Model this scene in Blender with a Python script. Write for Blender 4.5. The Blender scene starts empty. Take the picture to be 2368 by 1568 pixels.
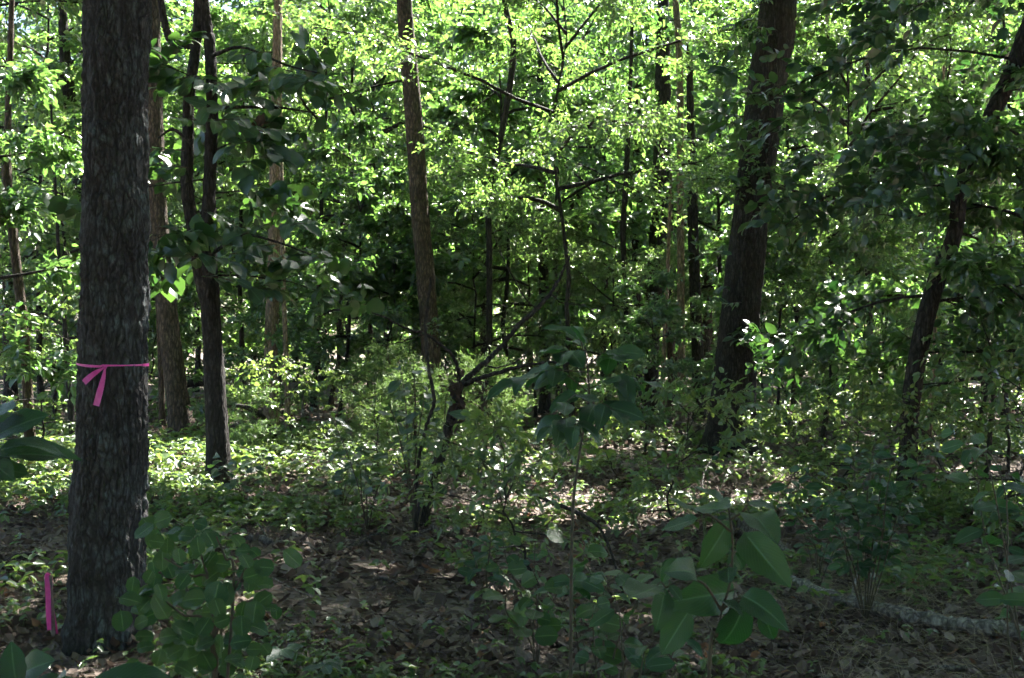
import bpy, math
import numpy as np
from mathutils import Matrix, Vector

R = math.radians
C = bpy.context.scene.collection
scene = bpy.context.scene

# ------------------------------------------------------------------ camera
FPX = 2600.0                      # focal length in pixels of a 2367 px wide frame
cam_d = bpy.data.cameras.new('camera')
cam_d.sensor_width = 36.0
cam_d.lens = 36.0 * FPX / 2367.0
cam_d.clip_end = 600.0
cam_d.clip_start = 0.05
cam_d.dof.use_dof = True
cam_d.dof.focus_distance = 9.0
cam_d.dof.aperture_fstop = 14.0
cam = bpy.data.objects.new('camera', cam_d)
C.objects.link(cam)
cam.location = (0, 0, 1.6)
cam.rotation_euler = (R(90), 0, 0)
scene.camera = cam

# ------------------------------------------------------------------ light
SUN_DIR = Vector((0.30, 0.56, 0.77)).normalized()      # from the scene towards the sun
sun_el = math.asin(SUN_DIR.z)
sun_az = math.atan2(SUN_DIR.x, SUN_DIR.y)              # clockwise from +Y
world = bpy.data.worlds.new('World')
scene.world = world
world.use_nodes = True
wn = world.node_tree.nodes
wl = world.node_tree.links
sky = wn.new('ShaderNodeTexSky')
sky.sky_type = 'NISHITA'
sky.sun_disc = False
sky.sun_elevation = sun_el
sky.sun_rotation = sun_az
sky.air_density = 1.0
sky.dust_density = 1.5
bg = wn['Background']
bg.inputs['Strength'].default_value = 0.05
wl.new(sky.outputs[0], bg.inputs['Color'])

sun_d = bpy.data.lights.new('sun', 'SUN')
sun_d.energy = 5.0
sun_d.angle = R(0.53)
sun_d.color = (1.0, 0.965, 0.91)
sun = bpy.data.objects.new('sun', sun_d)
C.objects.link(sun)
sun.rotation_euler = (-SUN_DIR).to_track_quat('-Z', 'Y').to_euler()
sun.location = SUN_DIR * 60

scene.view_settings.view_transform = 'Standard'
scene.view_settings.look = 'None'
scene.view_settings.exposure = 2.95
scene.view_settings.gamma = 1.0
scene.view_settings.use_curve_mapping = False
cy = scene.cycles
cy.max_bounces = 4
cy.diffuse_bounces = 2
cy.glossy_bounces = 2
cy.transmission_bounces = 3
cy.transparent_max_bounces = 4
cy.caustics_reflective = False
cy.caustics_refractive = False
cy.sample_clamp_indirect = 6.0
cy.use_light_tree = False
cy.use_adaptive_sampling = True
cy.adaptive_threshold = .04
cy.adaptive_min_samples = 16
cy.use_denoising = True
try:
    cy.denoiser = 'OPENIMAGEDENOISE'
    cy.denoising_input_passes = 'RGB_ALBEDO_NORMAL'
    cy.denoising_prefilter = 'FAST'
except Exception:
    pass

# ------------------------------------------------------------------ small maths
def P(px, py, Y):
    """a point seen at (px, py) of the 2367x1568 view that stands Y metres away"""
    return np.array([(px - 1183.5) / FPX * Y, Y, 1.6 - (py - 784.0) / FPX * Y])

def gz(x, y):
    x = np.asarray(x, float); y = np.asarray(y, float)
    z = .035 * np.sin(.9 * x + .5 * y + .3) + .03 * np.sin(1.7 * y - .6 * x) + .015 * np.sin(3.1 * x + 2.3 * y)
    far = np.clip((y - 25) / 60, 0, 1)
    return z - far * far * 1.0

def G(px, Y):
    x = (px - 1183.5) / FPX * Y
    return np.array([x, Y, float(gz(x, Y))])

def unit(v):
    v = np.asarray(v, float)
    return v / np.maximum(np.linalg.norm(v, axis=-1, keepdims=True), 1e-9)

def spline(pts, n):
    """Catmull-Rom through pts, n samples"""
    p = np.asarray(pts, float)
    if len(p) == 2:
        t = np.linspace(0, 1, n)[:, None]
        return p[0] * (1 - t) + p[1] * t
    q = np.vstack([2 * p[0] - p[1], p, 2 * p[-1] - p[-2]])
    s = np.linspace(0, len(p) - 1 - 1e-6, n)
    i = s.astype(int); t = (s - i)[:, None]
    a, b, c, d = q[i], q[i + 1], q[i + 2], q[i + 3]
    return .5 * (2 * b + (c - a) * t + (2 * a - 5 * b + 4 * c - d) * t * t + (3 * b - a - 3 * c + d) * t ** 3)

def hash3(i, j, k, s=0):
    h = (i * 374761393 + j * 668265263 + k * 2147483647 + s * 1274126177) & 0xFFFFFFFF
    h = ((h ^ (h >> 13)) * 1274126177) & 0xFFFFFFFF
    h = ((h ^ (h >> 16)) * 2246822519) & 0xFFFFFFFF
    return ((h ^ (h >> 15)) & 0xFFFFFF) / float(0xFFFFFF)

def vnoise(p, s=0):
    f = np.floor(p).astype(np.int64); t = p - f
    t = t * t * (3 - 2 * t)
    out = 0
    for a in (0, 1):
        for b in (0, 1):
            for c in (0, 1):
                w = (t[:, 0] if a else 1 - t[:, 0]) * (t[:, 1] if b else 1 - t[:, 1]) * (t[:, 2] if c else 1 - t[:, 2])
                out = out + w * hash3(f[:, 0] + a, f[:, 1] + b, f[:, 2] + c, s)
    return out

def worley(p, s=0):
    f = np.floor(p).astype(np.int64)
    d1 = np.full(len(p), 9.); d2 = np.full(len(p), 9.)
    for a in (-1, 0, 1):
        for b in (-1, 0, 1):
            for c in (-1, 0, 1):
                i, j, k = f[:, 0] + a, f[:, 1] + b, f[:, 2] + c
                q = np.stack([i + hash3(i, j, k, s), j + hash3(i, j, k, s + 1), k + hash3(i, j, k, s + 2)], 1)
                d = np.linalg.norm(q - p, axis=1)
                new1 = d < d1
                d2 = np.where(new1, d1, np.minimum(d2, d))
                d1 = np.where(new1, d, d1)
    return d1, d2

# ------------------------------------------------------------------ meshes and objects
def build(name, V, faces, mats, fmat=None, lv=None, uv=None, smooth=True):
    """faces: list of int arrays (n, k); fmat / lv: one value per face in the same order"""
    V = np.asarray(V, np.float32)
    me = bpy.data.meshes.new(name)
    me.vertices.add(len(V))
    me.vertices.foreach_set('co', V.ravel())
    nl = sum(f.size for f in faces); npoly = sum(len(f) for f in faces)
    loops = np.concatenate([np.asarray(f, np.int32).ravel() for f in faces])
    tot = np.concatenate([np.full(len(f), f.shape[1], np.int32) for f in faces])
    start = np.concatenate([[0], np.cumsum(tot)[:-1]]).astype(np.int32)
    me.loops.add(nl); me.polygons.add(npoly)
    me.loops.foreach_set('vertex_index', loops)
    me.polygons.foreach_set('loop_start', start)
    me.polygons.foreach_set('loop_total', tot)
    me.polygons.foreach_set('use_smooth', np.full(npoly, smooth))
    if fmat is not None:
        me.polygons.foreach_set('material_index', np.asarray(fmat, np.int32))
    for m in mats:
        me.materials.append(m)
    if lv is not None:
        a = me.attributes.new('lv', 'FLOAT', 'FACE')
        a.data.foreach_set('value', np.asarray(lv, np.float32))
    if uv is not None:
        u = me.uv_layers.new(name='UVMap')
        u.data.foreach_set('uv', np.asarray(uv, np.float32)[loops].ravel())
    me.update()
    return me

def obj(name, me, parent=None, matrix=None):
    o = bpy.data.objects.new(name, me)
    C.objects.link(o)
    if parent is not None:
        o.parent = parent
    if matrix is not None:
        o.matrix_local = matrix
    return o

def tag(o, label=None, cat=None, group=None, kind=None):
    if label: o['label'] = label
    if cat: o['category'] = cat
    if group: o['group'] = group
    if kind: o['kind'] = kind
    return o

def thing(name, label, cat, loc, group=None, rz=0.0, sc=1.0):
    o = bpy.data.objects.new(name, None)
    C.objects.link(o)
    o.location = loc; o.rotation_euler = (0, 0, rz); o.scale = (sc, sc, sc)
    o.empty_display_size = .1
    return tag(o, label, cat, group)

def tube(path, rad, sides=8, disp=None, cap=True):
    """rings along a path; disp(points, axis_points, theta) -> outward shift"""
    p = np.asarray(path, float); n = len(p)
    r = np.broadcast_to(np.asarray(rad, float), (n,))
    t = unit(np.gradient(p, axis=0))
    a = np.array([1., 0, 0]) if abs(t[0][0]) < .8 else np.array([0, 1., 0])
    u = np.zeros_like(p)
    a = a - t[0] * a.dot(t[0]); u[0] = a / np.linalg.norm(a)
    for i in range(1, n):
        b = u[i - 1] - t[i] * u[i - 1].dot(t[i]); u[i] = b / np.linalg.norm(b)
    w = np.cross(t, u)
    th = np.linspace(0, 2 * np.pi, sides, endpoint=False)
    nrm = u[:, None] * np.cos(th)[None, :, None] + w[:, None] * np.sin(th)[None, :, None]
    V = p[:, None] + nrm * r[:, None, None]
    if disp is not None:
        d = disp(V.reshape(-1, 3), np.repeat(p, sides, 0), np.tile(th, n)).reshape(n, sides, 1)
        V = V + nrm * d
    V = V.reshape(-1, 3)
    i = np.arange(n - 1)[:, None] * sides; j = np.arange(sides)[None, :]; k = (j + 1) % sides
    F = np.stack([i + j, i + k, i + sides + k, i + sides + j], -1).reshape(-1, 4)
    faces = [F]
    if cap:
        V = np.vstack([V, p[:1], p[-1:]])
        jj = np.arange(sides)
        faces.append(np.vstack([np.stack([np.full(sides, n * sides), (jj + 1) % sides, jj], 1),
                                np.stack([np.full(sides, n * sides + 1), (n - 1) * sides + jj, (n - 1) * sides + (jj + 1) % sides], 1)]))
    return V, faces

def tube_mesh(name, path, rad, mat, sides=8, disp=None):
    V, F = tube(path, rad, sides, disp)
    me = build(name, V, F, [mat])
    h = getattr(disp, 'bh', None)
    if h is not None:
        a = me.attributes.new('bh', 'FLOAT', 'POINT')
        a.data.foreach_set('value', np.append(h, [.5] * (len(V) - len(h))).astype(np.float32))
    return me

class Bag:
    """several shapes joined into one part"""
    def __init__(s): s.V = []; s.F = []; s.M = []; s.L = []; s.n = 0
    def add(s, V, faces, mat=0, lv=None):
        for f in faces:
            s.F.append(f + s.n); s.M.append(np.full(len(f), mat))
            s.L.append(np.full(len(f), .5) if lv is None else np.broadcast_to(lv, (len(f),)))
        s.V.append(V); s.n += len(V)
    def mesh(s, name, mats, smooth=True):
        order = sorted(range(len(s.F)), key=lambda q: s.F[q].shape[1])
        F = [s.F[q] for q in order]
        # same-size faces gathered so that build() gets few arrays
        out, m, l = [], [], []
        for k in (3, 4):
            g = [q for q in order if s.F[q].shape[1] == k]
            if g:
                out.append(np.vstack([s.F[q] for q in g])); m.append(np.concatenate([s.M[q] for q in g])); l.append(np.concatenate([s.L[q] for q in g]))
        return build(name, np.vstack(s.V), out, mats, np.concatenate(m), np.concatenate(l), smooth=smooth)

# leaf templates: x along, y across, z up
TL4 = (np.array([[0, 0, 0], [.28, .26, .07], [.68, .21, .05], [1, 0, -.10], [.68, -.21, .05], [.28, -.26, .07]]),
       np.array([[0, 3, 2, 1], [0, 5, 4, 3]]))
TL8 = (np.array([[0, 0, 0], [.36, 0, .02], [.72, 0, -.02], [1, 0, -.14], [.22, .22, .06], [.52, .29, .07], [.82, .17, .0],
                 [.22, -.22, .06], [.52, -.29, .07], [.82, -.17, .0]]),
       np.array([[0, 1, 5, 4], [1, 2, 6, 5], [2, 3, 3, 6], [0, 7, 8, 1], [1, 8, 9, 2], [2, 9, 3, 3]]))
TDEAD = (np.array([[0, 0, 0], [.3, .28, .16], [.62, .34, .10], [1, 0, .16], [.62, -.3, .2], [.3, -.3, .07], [.5, 0, -.02]]),
         np.array([[0, 6, 2, 1], [6, 3, 2, 2], [0, 5, 4, 6], [6, 4, 3, 3]]))

def leaf_batch(bag, pos, X, Zup, size, width, lv, tpl=TL4, mat=0, curl=None, rng=None):
    pos = np.asarray(pos, float); n = len(pos)
    X = unit(X); Z = unit(Zup - X * (Zup * X).sum(-1, keepdims=True)); Y = np.cross(Z, X)
    T, F = tpl
    z = T[None, :, 2] * np.ones((n, 1))
    if curl is not None:
        z = z - curl[:, None] * T[None, :, 0] ** 2
    s = np.broadcast_to(np.asarray(size, float), (n,))[:, None, None]
    w = np.broadcast_to(np.asarray(width, float), (n,))[:, None, None]
    V = pos[:, None] + s * (T[None, :, 0:1] * X[:, None] + w * T[None, :, 1:2] * Y[:, None] + z[..., None] * Z[:, None])
    off = (np.arange(n) * len(T))[:, None, None]
    FF = (F[None] + off).reshape(-1, 4)
    tri = FF[:, 2] == FF[:, 3]
    lvv = np.repeat(np.broadcast_to(lv, (n,)), len(F))
    V = V.reshape(-1, 3)
    base = bag.n
    bag.V.append(V); bag.n += len(V)
    if (~tri).any():
        bag.F.append(FF[~tri] + base); bag.M.append(np.full((~tri).sum(), mat)); bag.L.append(lvv[~tri])
    if tri.any():
        t2 = FF[tri]
        # a folded quad with one doubled corner becomes a triangle
        a = np.where((t2[:, 2] == t2[:, 3])[:, None], t2[:, :3], t2[:, :3])
        bag.F.append(a + base); bag.M.append(np.full(tri.sum(), mat)); bag.L.append(lvv[tri])

def twig_batch(bag, A, B, ra, rb, mat=1):
    """three-sided straight twigs from A to B"""
    A = np.asarray(A, float); B = np.asarray(B, float); n = len(A)
    if n == 0: return
    t = unit(B - A)
    h = np.where(np.abs(t[:, 2:3]) > .9, np.array([[1., 0, 0]]), np.array([[0, 0, 1.]]))
    u = unit(np.cross(t, h)); w = np.cross(t, u)
    ra = np.broadcast_to(np.asarray(ra, float), (n,))[:, None]; rb = np.broadcast_to(np.asarray(rb, float), (n,))[:, None]
    ring = []
    for base, r in ((A, ra), (B, rb)):
        for k in range(3):
            c, s_ = math.cos(k * 2.0944), math.sin(k * 2.0944)
            ring.append(base + r * (u * c + w * s_))
    V = np.stack(ring, 1).reshape(-1, 3)
    T = np.array([[0, 1, 4, 3], [1, 2, 5, 4], [2, 0, 3, 5]])
    FF = (T[None] + (np.arange(n) * 6)[:, None, None]).reshape(-1, 4)
    bag.F.append(FF + bag.n); bag.M.append(np.full(len(FF), mat)); bag.L.append(np.full(len(FF), .5))
    bag.V.append(V); bag.n += len(V)

# ------------------------------------------------------------------ materials
def new_mat(name):
    m = bpy.data.materials.new(name); m.use_nodes = True
    nt = m.node_tree
    return m, nt, nt.nodes, nt.links, nt.nodes['Principled BSDF'], nt.nodes['Material Output']

def node(nt, kind, **kw):
    n = nt.nodes.new(kind)
    for k, v in kw.items(): setattr(n, k, v)
    return n

def ramp(nt, src, stops):
    r = node(nt, 'ShaderNodeValToRGB')
    e = r.color_ramp.elements
    while len(e) < len(stops): e.new(.5)
    for q, (p, c) in zip(e, stops):
        q.position = p; q.color = (*c, 1)
    nt.links.new(src, r.inputs[0])
    return r.outputs[0]

def mathn(nt, op, a, b=None, c=None):
    n = node(nt, 'ShaderNodeMath', operation=op)
    for i, v in enumerate((a, b, c)):
        if v is None: continue
        if isinstance(v, (int, float)): n.inputs[i].default_value = v
        else: nt.links.new(v, n.inputs[i])
    return n.outputs[0]

def mixc(nt, fac, a, b):
    n = node(nt, 'ShaderNodeMix', data_type='RGBA')
    for i, v in ((0, fac), (6, a), (7, b)):
        if isinstance(v, (int, float)): n.inputs[i].default_value = v
        elif isinstance(v, tuple): n.inputs[i].default_value = (*v, 1)
        else: nt.links.new(v, n.inputs[i])
    return n.outputs[2]

def leaf_mat(name, lo, hi, tlo, thi, rough=.42, trans=.42, spots=None, veins=False, spec=.5, coat=0.0):
    m, nt, N, L, b, out = new_mat(name)
    at = node(nt, 'ShaderNodeAttribute', attribute_name='lv')
    oi = node(nt, 'ShaderNodeObjectInfo')
    if veins:
        v = oi.outputs['Random']
    else:
        v = mathn(nt, 'ADD', mathn(nt, 'MULTIPLY', at.outputs['Fac'], .72), mathn(nt, 'MULTIPLY', oi.outputs['Random'], .28))
    col = ramp(nt, v, [(0, lo), (.55, tuple((a + c) / 2 for a, c in zip(lo, hi))), (1, hi)])
    tcol = ramp(nt, v, [(0, tlo), (1, thi)])
    bump_h = None
    if veins:
        uv = node(nt, 'ShaderNodeUVMap', uv_map='UVMap')
        sp = node(nt, 'ShaderNodeSeparateXYZ'); L.new(uv.outputs[0], sp.inputs[0])
        av = mathn(nt, 'ABSOLUTE', mathn(nt, 'MULTIPLY_ADD', sp.outputs[1], 2.0, -1.0))
        mid = mathn(nt, 'SMOOTH_MIN', 1.0, mathn(nt, 'MULTIPLY', av, 11.0), .2)
        ph = mathn(nt, 'MULTIPLY', mathn(nt, 'MULTIPLY_ADD', av, -.42, sp.outputs[0]), 44.0)
        lat = mathn(nt, 'POWER', mathn(nt, 'ABSOLUTE', mathn(nt, 'SINE', ph)), .55)
        vein = mathn(nt, 'MULTIPLY', mid, mathn(nt, 'MULTIPLY_ADD', lat, .22, .78))
        pale = tuple(min(1, c * 2.6 + .03) for c in hi)
        col = mixc(nt, vein, pale, col)
        tc = node(nt, 'ShaderNodeTexCoord')
        nz = node(nt, 'ShaderNodeTexNoise'); nz.inputs['Scale'].default_value = 60; nz.inputs['Detail'].default_value = 3
        L.new(tc.outputs['Object'], nz.inputs['Vector'])
        bump_h = mathn(nt, 'ADD', vein, mathn(nt, 'MULTIPLY', nz.outputs[0], .6))
    if spots:
        tc2 = node(nt, 'ShaderNodeTexCoord')
        add = node(nt, 'ShaderNodeVectorMath', operation='ADD')
        L.new(tc2.outputs['Object'], add.inputs[0]); L.new(oi.outputs['Location'], add.inputs[1])
        n2 = node(nt, 'ShaderNodeTexNoise'); n2.inputs['Scale'].default_value = spots[1]; n2.inputs['Detail'].default_value = 4
        L.new(add.outputs[0], n2.inputs['Vector'])
        f = mathn(nt, 'SMOOTH_MIN', 1.0, mathn(nt, 'MAXIMUM', mathn(nt, 'MULTIPLY_ADD', n2.outputs[0], 9.0, -spots[2] * 9.0), 0.0), .1)
        col = mixc(nt, f, col, spots[0])
    L.new(col, b.inputs['Base Color'])
    b.inputs['Roughness'].default_value = rough
    b.inputs['Specular IOR Level'].default_value = spec
    b.inputs['Coat Weight'].default_value = coat
    b.inputs['Coat Roughness'].default_value = .30
    tr = node(nt, 'ShaderNodeBsdfTranslucent'); L.new(tcol, tr.inputs['Color'])
    mx = node(nt, 'ShaderNodeMixShader'); mx.inputs[0].default_value = trans
    L.new(b.outputs[0], mx.inputs[1]); L.new(tr.outputs[0], mx.inputs[2]); L.new(mx.outputs[0], out.inputs['Surface'])
    if bump_h is not None:
        bp = node(nt, 'ShaderNodeBump'); bp.inputs['Strength'].default_value = .5; bp.inputs['Distance'].default_value = .003
        L.new(bump_h, bp.inputs['Height']); L.new(bp.outputs[0], b.inputs['Normal'])
    return m

def bark_mat(name, dark, mid, light, lichen=None, lichen_amt=.5, scale=1.0, stretch=.22, bump=.9, bh=False):
    m, nt, N, L, b, out = new_mat(name)
    tc = node(nt, 'ShaderNodeTexCoord')
    mp = node(nt, 'ShaderNodeMapping'); mp.inputs['Scale'].default_value = (26 * scale, 26 * scale, 26 * scale * stretch)
    L.new(tc.outputs['Object'], mp.inputs[0])
    wz = node(nt, 'ShaderNodeTexNoise'); wz.inputs['Scale'].default_value = 1.3; wz.inputs['Detail'].default_value = 3
    L.new(mp.outputs[0], wz.inputs['Vector'])
    add = node(nt, 'ShaderNodeMix', data_type='VECTOR'); add.inputs[0].default_value = .32
    L.new(mp.outputs[0], add.inputs[4]); 
    sc = node(nt, 'ShaderNodeVectorMath', operation='MULTIPLY_ADD'); sc.inputs[1].default_value = (2.4, 2.4, 2.4)
    L.new(wz.outputs['Color'], sc.inputs[0]); L.new(mp.outputs[0], sc.inputs[2]); L.new(sc.outputs[0], add.inputs[5])
    vo = node(nt, 'ShaderNodeTexVoronoi', feature='DISTANCE_TO_EDGE'); vo.inputs['Scale'].default_value = 1.0
    L.new(add.outputs[1], vo.inputs['Vector'])
    ridge = mathn(nt, 'SMOOTH_MIN', mathn(nt, 'MULTIPLY', vo.outputs[0], 4.0), 1.0, .3)
    vo2 = node(nt, 'ShaderNodeTexVoronoi', feature='DISTANCE_TO_EDGE'); vo2.inputs['Scale'].default_value = 2.4
    L.new(add.outputs[1], vo2.inputs['Vector'])
    ridge2 = mathn(nt, 'SMOOTH_MIN', mathn(nt, 'MULTIPLY', vo2.outputs[0], 4.5), 1.0, .3)
    ridge = mathn(nt, 'MULTIPLY', ridge, mathn(nt, 'MULTIPLY_ADD', ridge2, .5, .5))
    fine = node(nt, 'ShaderNodeTexNoise'); fine.inputs['Scale'].default_value = 2.2; fine.inputs['Detail'].default_value = 7; fine.inputs['Roughness'].default_value = .68
    mp2 = node(nt, 'ShaderNodeMapping'); mp2.inputs['Scale'].default_value = (26 * scale, 26 * scale, 26 * scale * .5)
    L.new(tc.outputs['Object'], mp2.inputs[0])
    L.new(mp2.outputs[0], fine.inputs['Vector'])
    broad = node(nt, 'ShaderNodeTexNoise'); broad.inputs['Scale'].default_value = 3.5; broad.inputs['Detail'].default_value = 4
    L.new(tc.outputs['Object'], broad.inputs['Vector'])
    tone = mathn(nt, 'ADD', mathn(nt, 'MULTIPLY', fine.outputs[0], .7), mathn(nt, 'MULTIPLY', broad.outputs[0], .4))
    col = ramp(nt, tone, [(.38, dark), (.54, mid), (.70, light)])
    if bh:
        ba = node(nt, 'ShaderNodeAttribute', attribute_name='bh')
        ridge = mathn(nt, 'MULTIPLY', ridge, mathn(nt, 'MULTIPLY_ADD', ba.outputs['Fac'], .75, .25))
    col = mixc(nt, mathn(nt, 'MULTIPLY_ADD', ridge, -.85, .85), col, tuple(c * .4 for c in dark))
    if lichen:
        ln = node(nt, 'ShaderNodeTexNoise'); ln.inputs['Scale'].default_value = 7.0; ln.inputs['Detail'].default_value = 6; ln.inputs['Roughness'].default_value = .66
        L.new(tc.outputs['Object'], ln.inputs['Vector'])
        f = mathn(nt, 'MULTIPLY', mathn(nt, 'SMOOTH_MIN', 1.0, mathn(nt, 'MAXIMUM', mathn(nt, 'MULTIPLY_ADD', ln.outputs[0], 8.0, -8.0 * (1 - lichen_amt)), 0.0), .1), ridge)
        col = mixc(nt, mathn(nt, 'MULTIPLY', f, .85), col, lichen)
    L.new(col, b.inputs['Base Color'])
    b.inputs['Roughness'].default_value = .88
    b.inputs['Specular IOR Level'].default_value = .25
    bp = node(nt, 'ShaderNodeBump'); bp.inputs['Strength'].default_value = bump; bp.inputs['Distance'].default_value = .012 / scale
    L.new(mathn(nt, 'ADD', ridge, mathn(nt, 'MULTIPLY', fine.outputs[0], .8)), bp.inputs['Height'])
    L.new(bp.outputs[0], b.inputs['Normal'])
    return m

def plain_mat(name, col, rough=.6, trans=0.0, spec=.4, noise=None):
    m, nt, N, L, b, out = new_mat(name)
    b.inputs['Base Color'].default_value = (*col, 1)
    b.inputs['Roughness'].default_value = rough
    b.inputs['Specular IOR Level'].default_value = spec
    if noise:
        tc = node(nt, 'ShaderNodeTexCoord'); nz = node(nt, 'ShaderNodeTexNoise')
        nz.inputs['Scale'].default_value = noise[1]; nz.inputs['Detail'].default_value = 6
        L.new(tc.outputs['Object'], nz.inputs['Vector'])
        L.new(ramp(nt, nz.outputs[0], [(.35, col), (.65, noise[0])]), b.inputs['Base Color'])
        bp = node(nt, 'ShaderNodeBump'); bp.inputs['Strength'].default_value = .5; bp.inputs['Distance'].default_value = .004
        L.new(nz.outputs[0], bp.inputs['Height']); L.new(bp.outputs[0], b.inputs['Normal'])
    if trans:
        tr = node(nt, 'ShaderNodeBsdfTranslucent'); tr.inputs['Color'].default_value = (*col, 1)
        mx = node(nt, 'ShaderNodeMixShader'); mx.inputs[0].default_value = trans
        L.new(b.outputs[0], mx.inputs[1]); L.new(tr.outputs[0], mx.inputs[2]); L.new(mx.outputs[0], out.inputs['Surface'])
    return m

M = {}
M['leaf'] = leaf_mat('leaf_green', (.024, .054, .030), (.054, .098, .044), (.11, .32, .045), (.34, .58, .11), rough=.36, trans=.36, spec=1.0, coat=1.0)
M['leaf_fine'] = leaf_mat('leaf_light_green', (.030, .064, .034), (.070, .114, .052), (.17, .40, .055), (.43, .66, .13), rough=.36, trans=.38, spec=1.0, coat=1.0)
M['leaf_dark'] = leaf_mat('leaf_dark_glossy', (.013, .038, .018), (.030, .066, .024), (.05, .18, .03), (.18, .36, .05), rough=.38, trans=.24, spec=1.0)
M['leaf_low'] = leaf_mat('leaf_ground_cover', (.030, .078, .032), (.080, .135, .046), (.15, .32, .05), (.42, .54, .11), rough=.40, trans=.36, spec=.9, coat=.3)
M['leaf_near'] = leaf_mat('leaf_broad', (.012, .038, .022), (.030, .066, .032), (.05, .22, .03), (.12, .30, .05), rough=.40, trans=.26, veins=True, spec=.5, spots=((.11, .085, .035), 60.0, .69))
M['leaf_bush'] = leaf_mat('leaf_bush_spotted', (.012, .046, .017), (.036, .078, .021), (.07, .24, .03), (.16, .32, .05), rough=.42, trans=.26, veins=True,
                          spots=((.24, .22, .07), 42.0, .64), spec=.45)
M['leaf_big'] = leaf_mat('leaf_big_dark', (.012, .036, .018), (.028, .062, .024), (.05, .18, .03), (.20, .38, .05), rough=.38, trans=.22, veins=True, spec=1.0)
M['cedar'] = leaf_mat('cedar_needle', (.07, .13, .05), (.13, .19, .075), (.16, .30, .06), (.28, .40, .10), rough=.6, trans=.3)
M['dead'] = None
M['twig'] = plain_mat('twig_bark', (.085, .065, .048), .85)
M['stem'] = plain_mat('plant_stem', (.10, .075, .05), .7, noise=((.055, .06, .035), 40))
M['stem_green'] = plain_mat('green_stem', (.10, .15, .05), .6)
M['bark_hero'] = bark_mat('bark_grey_oak', (.036, .034, .033), (.085, .083, .082), (.165, .166, .165), (.125, .165, .17), .52, 1.25, .30, 1.0, bh=True)
M['bark_dark'] = bark_mat('bark_dark', (.028, .024, .021), (.065, .058, .050), (.13, .12, .108), (.16, .185, .17), .34, .9, .22, .9)
M['bark_dark_deep'] = bark_mat('bark_dark_furrowed', (.030, .026, .023), (.068, .060, .053), (.14, .13, .118), (.17, .20, .185), .38, .9, .22, .8, bh=True)
M['bark_brown'] = bark_mat('bark_brown', (.060, .044, .032), (.14, .105, .075), (.25, .20, .15), (.30, .30, .24), .30, .8, .25, .8)
M['bark_pale'] = bark_mat('bark_tan_sunlit', (.20, .145, .10), (.36, .27, .185), (.50, .40, .30), None, .3, .9, .3, .7)  # tan bark, its colour raised to look sunlit where the sun misses it
M['dead_wood'] = bark_mat('dead_wood_grey', (.10, .085, .07), (.20, .175, .15), (.36, .33, .29), (.36, .40, .34), .38, 1.6, .25, .6)
M['lichen_wood'] = bark_mat('lichen_wood', (.17, .16, .14), (.33, .31, .27), (.50, .48, .43), (.46, .47, .40), .50, .9, .5, .8)
M['pink'] = plain_mat('pink_flagging_tape', (.95, .16, .60), .33, trans=.35, spec=.6, noise=((.84, .10, .48), 45))
M['lath'] = plain_mat('weathered_lath', (.30, .27, .23), .8, noise=((.20, .18, .155), 60))

def dead_leaf_mat():
    m, nt, N, L, b, out = new_mat('dead_leaf')
    at = node(nt, 'ShaderNodeAttribute', attribute_name='lv')
    col = ramp(nt, at.outputs['Fac'], [(0, (.045, .033, .026)), (.3, (.10, .074, .058)), (.6, (.17, .13, .105)), (.82, (.25, .20, .165)), (.95, (.34, .29, .245)), (1, (.30, .13, .06))])
    tc = node(nt, 'ShaderNodeTexCoord'); nz = node(nt, 'ShaderNodeTexNoise'); nz.inputs['Scale'].default_value = 35; nz.inputs['Detail'].default_value = 4
    L.new(tc.outputs['Object'], nz.inputs['Vector'])
    L.new(mixc(nt, mathn(nt, 'MULTIPLY', nz.outputs[0], .5), col, (.08, .055, .04)), b.inputs['Base Color'])
    b.inputs['Roughness'].default_value = .75; b.inputs['Specular IOR Level'].default_value = .3
    tr = node(nt, 'ShaderNodeBsdfTranslucent'); L.new(col, tr.inputs['Color'])
    mx = node(nt, 'ShaderNodeMixShader'); mx.inputs[0].default_value = .16
    L.new(b.outputs[0], mx.inputs[1]); L.new(tr.outputs[0], mx.inputs[2]); L.new(mx.outputs[0], out.inputs['Surface'])
    return m
M['dead'] = dead_leaf_mat()

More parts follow.
